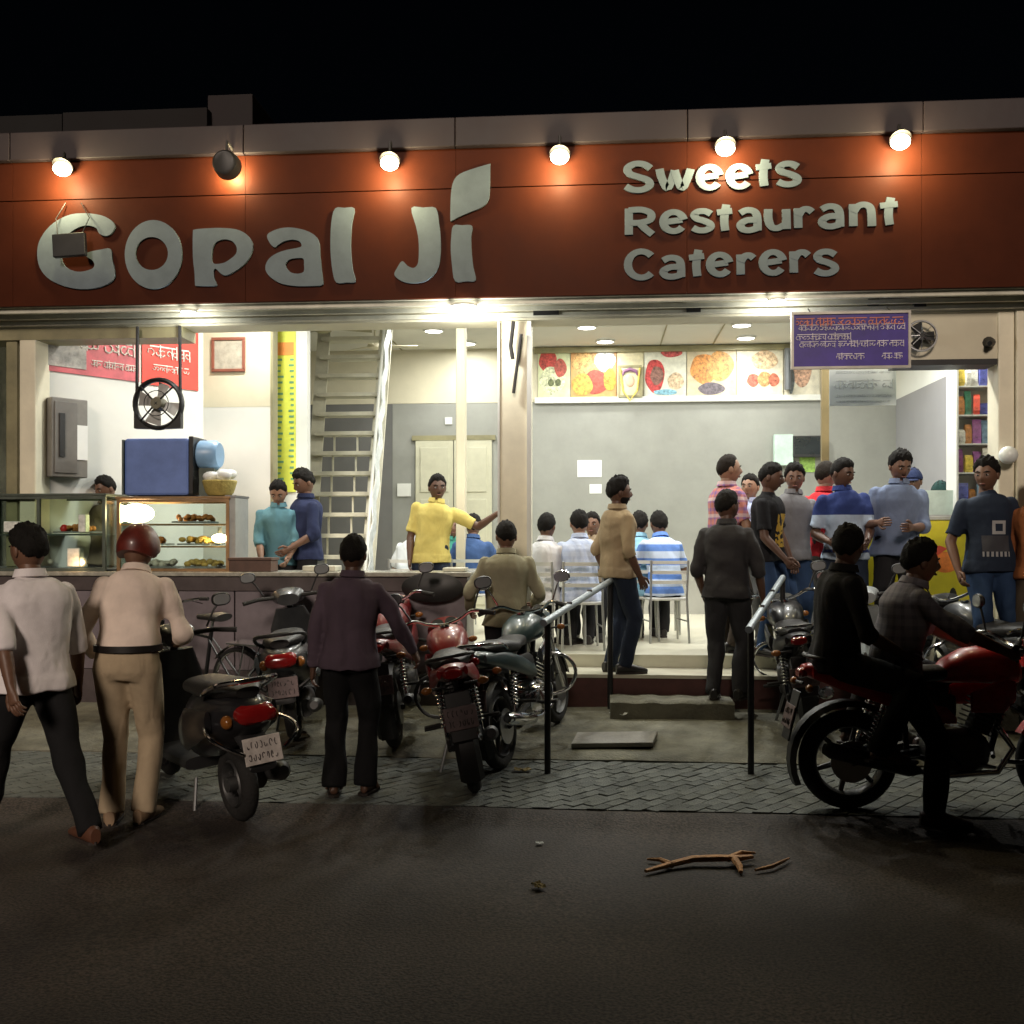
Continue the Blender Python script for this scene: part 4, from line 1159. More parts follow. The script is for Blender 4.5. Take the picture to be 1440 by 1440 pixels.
# unseen houses added opposite to keep the street light off most of the pavement
def house(label, x0, x1, h, m):
    t = thing('shade_house', label, 'building', ((x0 + x1) / 2, -19.0, -.05))
    w = x1 - x0
    MB().bounds(-w / 2, w / 2, -3.5, 3.5, 0, h).build('wall', m, t)
    MB().bounds(-w / 2 - .12, w / 2 + .12, -3.6, 3.62, h + .001, h + .22).build('cornice', M_conc, t, bevel=.02)
    nw = max(2, int(w / 2.4))
    for fl_ in range(2):
        for k in range(nw):
            x = -w / 2 + w * (k + .5) / nw; z = .4 + 3.6 * fl_ if fl_ else .05
            hh = 1.5 if fl_ else 2.5; zz = z + (.9 if fl_ else 0)
            f_ = MB().bounds(x - .62, x + .62, 3.501, 3.56, zz, zz + hh).build('window' if fl_ else 'shutter', M_wood if fl_ else M_olive, t, bevel=.01)
            for sx in (-1, 1):
                MB().bounds(x + sx * .30 - .26, x + sx * .30 + .26, 3.561, 3.58, zz + .08, zz + hh - .08).build('pane' if fl_ else 'shutter_leaf', M_glass if fl_ else M_dark, f_)
            if fl_:
                MB().bounds(x - .75, x + .75, 3.501, 3.68, zz - .10, zz - .02).build('sill', M_conc, f_)
    return t
house('unseen two storey plastered house added across the road to shade the street', -2.35, 6.5, 7.35, mat('shade_house_plaster', (.22, .20, .17), .85, var=.25, scale=1.2))
house('unseen two storey ochre house added beside the plastered one to shade the street', 6.7, 15.5, 7.8, mat('shade_house_ochre', (.26, .17, .08), .85, var=.25, scale=1.2))

# ================================================================== chairs and tables inside
M_chair = mat('chair_white', (.62, .64, .62), .4, var=.08)
M_chairleg = mat('chair_steel', (.50, .51, .50), .3, metal=.7, var=.1)
def chair(px, Y, rz, label):
    t = thing('dining_chair', label, 'chair', (at(px, 0, Y).x, Y, FI), R(rz), 'chairs in the dining area')
    MB().bounds(-.20, .20, -.19, .21, .43, .46).build('seat', M_chair, t, bevel=.012)
    mb = MB(); rr_ = []
    for k in range(9):
        u = -1 + 2 * k / 8; y = -.20 - .03 * (1 - u * u)
        rr_.append((u * .188, y))
    for z_ in (.60, .70, .80):
        MB().rings([[(a_, b_ - (z_ - .6) * .1, z_), (a_, b_ - .012 - (z_ - .6) * .1, z_), (a_, b_ - .014 - (z_ - .6) * .1, z_ + .035), (a_, b_ - .002 - (z_ - .6) * .1, z_ + .035)] for a_, b_ in rr_]).build('back_slat', M_chair, t)
    for sx in (-1, 1):
        MB().tube([(sx * .18, .19, .43), (sx * .20, .22, .002)], .012, 8).build('leg', M_chairleg, t)
        MB().tube([(sx * .19, -.24, .84), (sx * .185, -.20, .46), (sx * .20, -.24, .002)], .012, 8).build('leg', M_chairleg, t)
        MB().tube([(sx * .195, .205, .22), (sx * .195, -.22, .22)], .008, 6).build('stretcher', M_chairleg, t)
    return t
def table(px, Y, label, w=.75, d=.65):
    t = thing('dining_table', label, 'table', (at(px, 0, Y).x, Y, FI), 0, 'tables in the dining area')
    MB().bounds(-w / 2, w / 2, -d / 2, d / 2, .71, .74).build('table_top', mat('table_laminate', (.52, .50, .44), .35), t, bevel=.01)
    for sx in (-1, 1):
        for sy in (-1, 1):
            MB().tube([(sx * (w / 2 - .06), sy * (d / 2 - .06), .709), (sx * (w / 2 - .05), sy * (d / 2 - .05), .002)], .016, 8).build('leg', M_chairleg, t)
    return t
table(778, 1.55, 'pale dining table just right of the cream column')
table(912, 2.75, 'pale dining table in front of the people in blue')
table(612, 3.0, 'pale dining table before the cream double door')
chair(816, .98, 8, 'white chair under the person in a checked pale blue shirt')
chair(764, 1.0, -20, 'white chair against the column under the person in white')
chair(898, 1.95, 0, 'white chair under the person in a sky blue shirt')
chair(934, 1.75, 10, 'white chair with thin legs under the person in a blue striped shirt')
chair(577, 2.2, 0, 'white chair under the person in white behind the counter')
chair(663, 2.35, 0, 'white chair under the person in dark blue beside the column')

# ================================================================== vehicles (built facing +Y, wheels on z = 0)
def paint(name, col, rough=.36, var=.22):
    return mat(name, col, rough, var=var, scale=9, coat=.35)
M_plate = mat('plate_white', (.66, .60, .56), .5, var=.25, scale=14)
M_plate_d = mat('plate_grimy', (.17, .12, .12), .6, var=.35, scale=14)
M_ink = mat('plate_ink', (.06, .05, .05), .6, var=0)
M_tail = mat('tail_lens', (.25, .010, .010), .15, var=.1, coat=.5)
M_amber = mat('indicator_lens', (.28, .10, .02), .2, var=.1)
M_headl = mat('lamp_glass', (.55, .58, .60), .08, metal=.6, var=.05)
M_seat = mat('seat_vinyl', (.014, .013, .013), .5, var=.25, scale=12, bump=.15)
M_plastic = mat('black_plastic', (.016, .016, .017), .5, var=.2)
M_engine = mat('engine_alloy', (.10, .10, .10), .5, metal=.7, var=.3, scale=12)

def wheel(t, y, r, w, spokes, name='wheel', zc=None, wire=False, x=0.0):
    zc = r if zc is None else zc
    c = V((x, y, zc)); rim = MB()
    rim.ring(c, (1, 0, 0), r - w * .95, w * .16, 40, 8, 3.0)
    rim.tube([c - V((w * .7, 0, 0)), c + V((w * .7, 0, 0))], .045 if not wire else .02, 14)
    rw = rim.build(name, M_engine if not wire else M_chrome, t)
    ty = MB(); ty.ring(c, (1, 0, 0), r - w * .5, w * .5, 44, 10, 1.0); ty.build('tyre', M_rubber, rw)
    sp_ = MB()
    if wire:
        n = spokes
        for k in range(n):
            a_ = 2 * math.pi * k / n; a2 = a_ + (.5 if k % 2 else -.5)
            sp_.tube([c + V(((k % 4 < 2) * .04 - .02, .02 * math.cos(a2), .02 * math.sin(a2))), c + V((0, (r - w) * math.cos(a_), (r - w) * math.sin(a_)))], .0016, 4)
        o_ = sp_.build('spokes', M_chrome, rw, smooth=False); o_['kind'] = 'stuff'
    else:
        for k in range(spokes):
            a_ = 2 * math.pi * k / spokes + .3
            MB().tube([c + V((0, .035 * math.cos(a_), .035 * math.sin(a_))), c + V((0, (r - w) * math.cos(a_), (r - w) * math.sin(a_)))], [.022, .014], 6).build('spoke', M_engine, rw)
        MB().tube([c + V((w * .75, 0, 0)), c + V((w * .82, 0, 0))], r * .42, 24).build('brake_disc', M_steel, rw)
    return rw
def plate(t, c, rot, w=.20, h=.14, seed=1, white=True):
    M_ = Matrix.Rotation(rot, 3, 'X')
    p_ = MB().box(c, (w, .006, h), M_).build('number_plate', M_plate if white else M_plate_d, t, bevel=.004)
    r_ = random.Random(seed); mk = MB()
    for row in (-1, 1):
        x_ = -w * .40
        while x_ < w * .36:
            bw = r_.uniform(.012, .022)
            a0 = r_.uniform(0, 360)
            mk.tube([V(c) + M_ @ V((x_ + bw / 2 + bw * .4 * math.cos(R(a0 + a_)), -.0042, row * h * .22 + h * .13 * math.sin(R(a0 + a_)))) for a_ in range(0, int(r_.uniform(150, 330)), 45)], .0026, 4)
            x_ += bw + .010
    o_ = mk.build('plate_marks', M_ink, p_, smooth=False); o_['kind'] = 'stuff'
def mirror(t, base, tip, m=M_plastic):
    base, tip = V(base), V(tip)
    st = MB().tube([base, base.lerp(tip, .5) + V((0, 0, .02)), tip], .007, 6).build('mirror_stem', M_chrome if m is M_chrome else M_plastic, t)
    MB().loft([(tip + V((0, -.012, 0)), .062, .042), (tip + V((0, .004, 0)), .066, .046), (tip + V((0, .026, 0)), .04, .028)], 18, 2.6).build('mirror_shell', m, st)
    MB().loft([(tip + V((0, -.0125, 0)), .056, .036), (tip + V((0, -.0145, 0)), .054, .034)], 18, 2.6).build('mirror_glass', M_headl, st)

def motorcycle(label, loc, rz, col, roll=-8, steer=0, style='commuter', seed=1, chrome_bits=True, name='motorcycle'):
    t = thing(name, label, 'motorcycle', loc, R(rz))
    t.rotation_euler = (0, R(roll), R(rz))
    r = .295
    wheel(t, -.63, r, .095, 6)
    fw = wheel(t, .66, r, .085, 6)
    for sx in (-1, 1):
        MB().tube([(sx * .085, .66, r), (sx * .085, .57, .52), (sx * .085, .44, .90)], [.022, .024, .020], 10).build('fork_leg', M_chrome, t)
        MB().tube([(sx * .09, -.63, r), (sx * .10, -.25, .36)], [.022, .028], 8).build('swing_arm', M_plastic, t)
        sh = MB(); p0, p1 = V((sx * .115, -.56, .34)), V((sx * .11, -.44, .68))
        sh.tube([p0, p1], .014, 8)
        for k in range(9):
            sh.ring(p0.lerp(p1, .25 + .07 * k), p1 - p0, .026, .005, 14, 5)
        sh.build('shock_absorber', M_chrome, t)
        MB().tube([(sx * .12, -.08, .33), (sx * .27, -.08, .33)], .014, 8).build('foot_peg', M_rubber, t)
        MB().tube([(sx * .12, -.42, .42), (sx * .25, -.44, .42)], .012, 8).build('foot_peg', M_rubber, t)
    # frame and engine
    MB().tube([(0, .42, .84), (0, .30, .66), (0, .22, .36), (0, -.10, .27), (0, -.28, .34), (0, -.30, .62), (0, -.70, .76)], .020, 10).build('frame_tube', M_plastic, t)
    en = MB(); en.loft([((-.14, .0, .36), .10, .11, (0, 1, 0)), ((-.10, .0, .36), .17, .13, (0, 1, 0)), ((.10, .0, .36), .17, .13, (0, 1, 0)), ((.15, .0, .36), .10, .10, (0, 1, 0))], 20, 2.6)
    ME = M_chrome if style == 'bullet' else M_engine
    eb = en.build('engine', ME, t)
    for k in range(7):
        MB().box((0, .13 + k * .011, .47 + k * .027), (.19, .17, .010), Matrix.Rotation(R(-22), 3, 'X')).build('cooling_fin', ME, eb)
    MB().box((0, .17, .56), (.10, .11, .20), Matrix.Rotation(R(-22), 3, 'X')).build('cylinder', M_plastic, eb)
    MB().tube([(.05, .24, .50), (.11, .30, .38), (.13, .20, .25), (.14, -.10, .23), (.15, -.28, .26)], .018, 10).build('exhaust_pipe', M_chrome, t)
    MB().tube([(.15, -.26, .26), (.155, -.32, .27), (.165, -.78, .38), (.165, -.82, .39)], [.022, .043, .047, .030], 16).build('muffler', M_chrome if chrome_bits else M_plastic, t)
    MB().bounds(-.125, -.095, -.62, -.14, .27, .36).build('chain_cover', M_plastic, t, bevel=.012)
    # tank, seat, tail
    MB().loft([((0, .38, .82), .05, .06), ((0, .33, .845), .125, .10), ((0, .20, .865), .150, .115), ((0, .05, .855), .135, .10), ((0, -.06, .825), .10, .07), ((0, -.11, .80), .07, .04)], 24, 2.5).build('fuel_tank', col, t)
    MB().tube([(0, .17, .975), (0, .17, .99)], .035, 16).build('fuel_cap', M_chrome, t)
    for sx in (-1, 1):
        MB().loft([((sx * .13, .30, .72), .02, .06), ((sx * .17, .22, .70), .02, .10), ((sx * .155, .04, .66), .02, .06)], 12).build('tank_shroud', M_chrome if style == 'bullet' else col, t)
        MB().loft([((sx * .11, -.04, .62), .02, .07), ((sx * .135, -.16, .62), .022, .11), ((sx * .12, -.34, .68), .02, .05)], 12).build('side_panel', M_plastic, t)
    for sx in (-1, 1):
        MB().loft([((sx * .085, -.86, .815), .012, .028), ((sx * .13, -.62, .755), .022, .060), ((sx * .148, -.34, .665), .022, .066), ((sx * .14, -.10, .58), .018, .050), ((sx * .13, -.04, .55), .01, .02)], 14).build('tail_panel', col, t)
    MB().loft([((0, -.04, .815), .06, .03), ((0, -.10, .815), .115, .045), ((0, -.30, .80), .135, .05), ((0, -.48, .835), .14, .055), ((0, -.68, .855), .115, .05), ((0, -.76, .86), .06, .025)], 22, 2.6).build('seat', M_seat, t)
    MB().loft([((0, -.28, .72), .10, .035), ((0, -.48, .755), .135, .06), ((0, -.68, .79), .115, .06), ((0, -.86, .825), .075, .045), ((0, -.90, .83), .05, .03)], 20, 2.4).build('tail_cowl', col, t)
    MB().loft([((0, -.885, .815), .055, .030), ((0, -.915, .812), .060, .032), ((0, -.93, .81), .045, .022)], 16, 2.5).build('tail_light', M_tail, t)
    gr = [(.13, -.55, .83), (.15, -.68, .88), (.12, -.84, .91), (0, -.88, .915), (-.12, -.84, .91), (-.15, -.68, .88), (-.13, -.55, .83)]
    MB().tube(catmull(gr, 4, False), .012, 8).build('grab_rail', M_chrome if chrome_bits else M_plastic, t)
    # mudguards
    def guard(yc, zc, rad, w, a0, a1, m_, nm):
        rr_ = []
        for k in range(13):
            a_ = R(a0 + (a1 - a0) * k / 12); o_ = V((0, math.cos(a_), math.sin(a_))); c_ = V((0, yc, zc)) + o_ * rad
            rr_.append([c_ + V((-w, 0, 0)) - o_ * .03, c_ + V((-w * .6, 0, 0)), c_ + V((w * .6, 0, 0)), c_ + V((w, 0, 0)) - o_ * .03, c_ + V((w * .6, 0, 0)) - o_ * .008, c_ + V((-w * .6, 0, 0)) - o_ * .008])
        return MB().rings(rr_).build(nm, m_, t)
    guard(.66, r, r + .03, .06, 10, 150, M_chrome if style == 'bullet' else col, 'front_mudguard')
    guard(-.63, r, r + .06, .075, 60, 205, M_plastic, 'rear_mudguard')
    MB().box((0, -.965, .56), (.16, .012, .30), Matrix.Rotation(R(-14), 3, 'X')).build('plate_holder', M_plastic, t, bevel=.01)
    plate(t, (0, -.983, .555), R(-14), seed=seed, white=False)
    for sx in (-1, 1):
        i_ = MB().tube([(sx * .06, -.88, .74), (sx * .15, -.90, .74)], .009, 6).build('indicator_stem', M_plastic, t)
        MB().ell((sx * .175, -.905, .74), (.035, .022, .024), 10, 8).build('indicator_lens', M_amber, i_)
        i_ = MB().tube([(sx * .08, .50, .80), (sx * .16, .52, .80)], .009, 6).build('indicator_stem', M_plastic, t)
        MB().ell((sx * .185, .525, .80), (.035, .022, .024), 10, 8).build('indicator_lens', M_amber, i_)
    # front end
    if style == 'bullet':
        MB().loft([((0, .44, .86), .06, .06), ((0, .47, .86), .10, .10), ((0, .56, .86), .105, .105), ((0, .575, .86), .10, .10)], 22).build('headlight_shell', col, t)
        MB().loft([((0, .576, .86), .092, .092), ((0, .592, .86), .06, .06)], 22).build('headlight_lens', M_headl, t)
        MB().ring((0, .577, .86), (0, 1, 0), .098, .009, 26, 6).build('headlight_ring', M_chrome, t)
    else:
        MB().loft([((0, .42, .90), .09, .06), ((0, .48, .90), .135, .11), ((0, .57, .875), .125, .12), ((0, .61, .86), .09, .08)], 22, 2.4).build('headlight_cowl', col, t)
        MB().loft([((0, .606, .86), .085, .075), ((0, .628, .855), .06, .05)], 20, 2.4).build('headlight_lens', M_headl, t)
    hb = [(-.36, .20, 1.00), (-.22, .29, 1.035), (-.12, .36, .985), (0, .38, .96), (.12, .36, .985), (.22, .29, 1.035), (.36, .20, 1.00)]
    MB().tube(catmull(hb, 4, False), .013, 8).build('handlebar', M_chrome, t)
    for sx in (-1, 1):
        MB().tube([(sx * .27, .258, 1.022), (sx * .37, .194, .998)], .018, 10).build('grip', M_rubber, t)
        MB().tube([(sx * .24, .30, 1.03), (sx * .36, .25, 1.0)], .006, 6).build('lever', M_steel, t)
        mirror(t, (sx * .23, .29, 1.045), (sx * .33, .29, 1.22), M_chrome if style == 'bullet' else M_plastic)
    for k in (-1, 1):
        MB().tube([(k * .05, .42, .955), (k * .05, .40, .975)], .045, 16).build('gauge', M_plastic, t)
    # crash guard, stand, pedals
    cg = [(-.06, .26, .30), (-.24, .33, .34), (-.31, .36, .47), (-.24, .33, .60), (-.05, .28, .64), (.05, .28, .64), (.24, .33, .60), (.31, .36, .47), (.24, .33, .34), (.06, .26, .30)]
    MB().tube(catmull(cg, 4, False), .014, 8).build('crash_guard', M_chrome if chrome_bits else M_plastic, t)
    MB().tube([(-.10, -.06, .28), (-.22, -.10, .02 + .22 * math.sin(R(-roll)) * 0)], .012, 8).build('side_stand', M_steel, t)
    MB().tube([(.12, .08, .30), (.2, .16, .29)], .010, 6).build('brake_pedal', M_steel, t)
    return t

def scooter(label, loc, rz, col, roll=-4, seed=2, rail=M_chrome, accent=None):
    t = thing('scooter', label, 'scooter', loc, R(rz)); t.rotation_euler = (0, R(roll), R(rz))
    r = .225
    wheel(t, -.56, r, .10, 5); wheel(t, .66, r, .09, 5)
    accent = accent or col
    MB().loft([((0, -.12, .52), .13, .20), ((0, -.25, .54), .19, .22), ((0, -.48, .58), .215, .20), ((0, -.70, .64), .175, .15), ((0, -.86, .68), .10, .09), ((0, -.90, .685), .06, .05)], 24, 2.4).build('rear_body', col, t)
    for sx in (-1, 1):
        MB().loft([((sx * .17, -.18, .50), .03, .10), ((sx * .225, -.40, .56), .025, .13), ((sx * .20, -.68, .64), .02, .07)], 14).build('side_cowl', accent, t)
    MB().loft([((0, -.02, .74), .08, .03), ((0, -.12, .755), .135, .05), ((0, -.40, .77), .155, .06), ((0, -.66, .80), .14, .055), ((0, -.80, .805), .07, .03)], 22, 2.6).build('seat', M_seat, t)
    MB().loft([((0, .42, .27), .16, .035), ((0, .20, .26), .17, .035), ((0, -.14, .27), .16, .04)], 16, 4).build('floor_board', M_plastic, t)
    MB().loft([((0, .40, .28), .17, .05), ((0, .47, .50), .21, .045), ((0, .44, .72), .195, .045), ((0, .38, .90), .12, .05)], 22, 2.8, ay=(0, 1, 0)).build('front_shield', col, t)
    MB().loft([((0, .40, .30), .05, .03), ((0, .54, .52), .10, .06), ((0, .50, .78), .08, .05)], 16, 2.4, ay=(0, 1, 0)).build('front_nose', accent, t)
    MB().loft([((0, .28, .98), .09, .05), ((0, .36, 1.0), .14, .075), ((0, .46, .985), .12, .075), ((0, .50, .97), .08, .05)], 20, 2.4).build('handle_cowl', col, t)
    MB().loft([((0, .495, .975), .075, .048), ((0, .515, .97), .05, .03)], 18, 2.4).build('headlight_lens', M_headl, t)
    MB().tube([(0, .66, r), (0, .56, .45), (0, .36, .96)], .026, 10).build('steering_column', M_plastic, t)
    rr_ = []
    for k in range(11):
        a_ = R(5 + 160 * k / 10); o_ = V((0, math.cos(a_), math.sin(a_))); c_ = V((0, .66, r)) + o_ * (r + .035)
        rr_.append([c_ + V((-.075, 0, 0)) - o_ * .05, c_ + V((-.05, 0, 0)), c_ + V((.05, 0, 0)), c_ + V((.075, 0, 0)) - o_ * .05, c_ + V((.05, 0, 0)) - o_ * .008, c_ + V((-.05, 0, 0)) - o_ * .008])
    MB().rings(rr_).build('front_mudguard', col, t)
    for sx in (-1, 1):
        MB().tube([(sx * .12, .33, 1.0), (sx * .24, .27, 1.01), (sx * .36, .20, 1.0)], [.016, .016, .018], 8).build('grip', M_rubber, t)
        MB().tube([(sx * .20, .30, 1.02), (sx * .33, .26, 1.0)], .006, 6).build('brake_lever', M_steel, t)
        mirror(t, (sx * .20, .31, 1.03), (sx * .31, .31, 1.20))
        MB().ell((sx * .135, -.80, .655), (.035, .045, .04), 10, 8).build('indicator_lens', M_amber, t)
    gr = [(.15, -.50, .74), (.19, -.62, .80), (.17, -.80, .87), (.07, -.90, .89), (-.07, -.90, .89), (-.17, -.80, .87), (-.19, -.62, .80), (-.15, -.50, .74)]
    MB().tube(catmull(gr, 4, False), .015, 8).build('grab_rail', rail, t)
    for sx in (-1, 1):
        g2_ = [(sx * .20, -.62, .62), (sx * .25, -.80, .60), (sx * .22, -.93, .56), (sx * .12, -.97, .50)]
        MB().tube(catmull(g2_, 4, False), .011, 8).build('bumper_bar', rail, t)
    MB().loft([((0, -.86, .70), .12, .055), ((0, -.905, .69), .115, .05), ((0, -.925, .685), .08, .03)], 18, 2.6).build('tail_light', M_tail, t)
    MB().loft([((0, -.76, .56), .09, .04), ((0, -.88, .50), .085, .03), ((0, -.95, .40), .08, .02)], 14, 2.6).build('rear_mudguard', M_plastic, t)
    plate(t, (0, -.955, .505), R(-16), .22, .15, seed, white=(seed == 11))
    MB().loft([((.10, -.20, .24), .06, .08, (1, 0, 0)), ((.11, -.45, .25), .07, .10, (1, 0, 0)), ((.11, -.62, .25), .05, .07, (1, 0, 0))], 14, 2.6).build('engine', M_engine, t)
    MB().tube([(.13, -.20, .18), (.17, -.36, .19), (.185, -.42, .22), (.19, -.76, .30), (.19, -.79, .305)], [.016, .02, .05, .055, .03], 14).build('muffler', M_engine, t)
    MB().tube([(-.12, -.20, .20), (-.17, -.27, .01)], .012, 8).build('side_stand', M_steel, t)
    return t

def bicycle(label, loc, rz, roll=-6):
    t = thing('bicycle', label, 'bicycle', loc, R(rz)); t.rotation_euler = (0, R(roll), R(rz))
    r = .335
    wheel(t, -.50, r, .036, 28, wire=True); wheel(t, .56, r, .036, 28, wire=True)
    m = M_black
    bb, st, hd, hd2 = V((0, -.05, .28)), V((0, -.20, .78)), V((0, .40, .80)), V((0, .43, .68))
    for nm, a_, b_, rr_ in (('seat_tube', bb, st, .016), ('top_tube', st - V((0, -.01, .05)), hd, .015), ('down_tube', bb, hd2, .017), ('head_tube', hd2 + V((0, .01, -.04)), hd + V((0, -.01, .05)), .018)):
        MB().tube([a_, b_], rr_, 8).build(nm, m, t)
    for sx in (-1, 1):
        MB().tube([V((sx * .05, -.50, r)), bb + V((sx * .03, 0, 0))], .010, 6).build('chain_stay', m, t)
        MB().tube([V((sx * .05, -.50, r)), st + V((sx * .02, .02, -.06))], .009, 6).build('seat_stay', m, t)
        MB().tube([V((sx * .05, .56, r)), V((sx * .045, .47, .60)), hd2 + V((0, .01, -.05))], .010, 6).build('fork_blade', M_chrome, t)
        MB().tube([V((sx * .06, -.5, r)), V((sx * .09, -.66, .70))], .006, 6).build('carrier_strut', M_chrome, t)
    MB().tube([st, st + V((0, -.03, .10))], .012, 8).build('seat_post', M_chrome, t)
    MB().loft([((0, -.36, .90), .09, .03), ((0, -.30, .905), .10, .035), ((0, -.18, .90), .05, .028), ((0, -.06, .895), .02, .02)], 16).build('saddle', M_seat, t)
    MB().tube([hd + V((0, -.01, .05)), hd + V((0, -.03, .16))], .012, 8).build('stem', M_chrome, t)
    hb = [(-.29, .16, .99), (-.27, .26, .99), (-.18, .38, .97), (0, .37, .955), (.18, .38, .97), (.27, .26, .99), (.29, .16, .99)]
    MB().tube(catmull(hb, 4, False), .011, 8).build('handlebar', M_chrome, t)
    for sx in (-1, 1):
        MB().tube([(sx * .292, .15, .99), (sx * .28, .24, .99)], .016, 8).build('grip', M_rubber, t)
        MB().tube([(sx * .26, .32, .97), (sx * .255, .18, .955)], .005, 5).build('brake_rod', M_chrome, t)
    cr = MB(); cr.ring((.05, -.05, .28), (1, 0, 0), .09, .006, 24, 5); cr.tube([(.03, -.05, .28), (.07, -.05, .28)], .02, 10); cr.tube([(.07, -.05, .28), (.08, .06, .16)], .009, 6)
    cr.build('crank', M_chrome, t)
    MB().bounds(.06, .14, .02, .10, .15, .17).build('pedal', M_rubber, t)
    MB().box((0, -.62, .71), (.16, .34, .012)).build('carrier', M_chrome, t)
    for y, a0, a1 in ((-.50, 40, 190), (.56, 20, 150)):
        rr_ = []
        for k in range(11):
            a_ = R(a0 + (a1 - a0) * k / 10); o_ = V((0, math.cos(a_), math.sin(a_))); c_ = V((0, y, r)) + o_ * (r + .025)
            rr_.append([c_ + V((-.028, 0, 0)) - o_ * .012, c_, c_ + V((.028, 0, 0)) - o_ * .012, c_ - o_ * .006])
        MB().rings(rr_).build('mudguard', m, t)
    return t

P_RED = paint('paint_red', (.24, .009, .010)); P_DRED = paint('paint_dark_red', (.16, .010, .014)); P_BLACK = paint('paint_black', (.014, .014, .016))
P_SILVER = paint('paint_grey_silver', (.20, .24, .26), .28); P_TEAL = paint('paint_dark_teal', (.03, .06, .065)); P_GREY = paint('paint_graphite', (.03, .032, .035))
def spot(rear_px, rear_py, z, y_off=0.0):
    return ground(rear_px, rear_py, z)
def place(fn, label, rear, heading, wheel_y, **k):
    """rear = ground point under the rear wheel"""
    f_ = rotz(R(heading)) @ V((0, wheel_y, 0))
    fr_ = rotz(R(heading)) @ V((0, 2 * wheel_y, 0))
    z0, z1 = surf(rear.y), surf(rear.y + fr_.y)
    t = fn(label, (rear.x + f_.x, rear.y + f_.y, (z0 + z1) / 2), heading, **k)
    t.rotation_euler[0] = math.atan2(z1 - z0, 2 * wheel_y)
    return t
place(scooter, 'black scooter with chrome rail and white plate beside the beige shirted person', ground_s(338, 1153), 42, .56, col=P_BLACK, roll=-5, seed=11, rail=M_chrome)
place(scooter, 'grey silver scooter parked against the counter beside the plum shirted person', ground_s(415, 1040), 12, .56, col=P_GREY, roll=-7, seed=12, rail=M_plastic, accent=P_SILVER)
place(motorcycle, 'dark red motorcycle half hidden behind the plum shirted person', ground_s(556, 1050), 4, .63, col=P_DRED, roll=-8, seed=13, chrome_bits=False)
place(motorcycle, 'bright red motorcycle parked on its stand with its tail to the road', ground_s(668, 1112), 9, .63, col=P_RED, roll=-11, seed=14, chrome_bits=False)
place(motorcycle, 'dark teal motorcycle with much chrome beside the sloping handrail', ground_s(706, 1080), -16, .63, col=P_TEAL, roll=-7, seed=15, style='bullet')
RIDE = place(motorcycle, 'red motorcycle in the road carrying a rider and a passenger', ground_s(1192, 1137), -86, .63, col=paint('paint_signal_red', (.60, .02, .02)), roll=0, seed=16, chrome_bits=False)
place(motorcycle, 'black motorcycle parked behind the ridden one, facing the shop', ground_s(1138, 1040), -6, .63, col=P_BLACK, roll=-8, seed=17)
place(motorcycle, 'dark graphite motorcycle parked before the right hand column', ground_s(1462, 1040), 14, .63, col=P_GREY, roll=-8, seed=18)
place(scooter, 'pale grey scooter parked on the apron behind the two riders', ground_s(1262, 1038), -4, .56, col=paint('paint_pale_grey', (.34, .37, .38)), roll=-6, seed=19, rail=M_chrome)
bc = ground_s(268, 1030)
bicycle('old black bicycle with chrome handlebar leaning before the counter', (bc.x, bc.y + .25, surf(bc.y + .25)), 62)

# ================================================================== people
SKIN = {'a': (.20, .105, .062), 'b': (.15, .075, .045), 'c': (.27, .15, .095), 'd': (.105, .052, .032)}
def skin_mat(k):
    m = mat('skin_' + k, SKIN[k], .5, var=.12, scale=9, bump=.05, bscale=120)
    return m
M_hair = mat('hair_black', (.010, .009, .008), .8, var=.3, scale=30, bump=.3, bscale=90, spec=.15)
M_hair_grey = mat('hair_dark_brown', (.016, .012, .009), .8, var=.3, scale=30, bump=.3, bscale=90, spec=.15)
M_sclera = mat('eye_white', (.30, .28, .26), .3, var=0)
M_iris = mat('eye_dark', (.015, .010, .008), .2, var=0)
M_lip = mat('lips', (.16, .06, .045), .5, var=.1)
M_belt = mat('belt_leather', (.012, .010, .010), .4, var=.2)
M_sole = mat('sole', (.03, .022, .018), .7, var=.2)

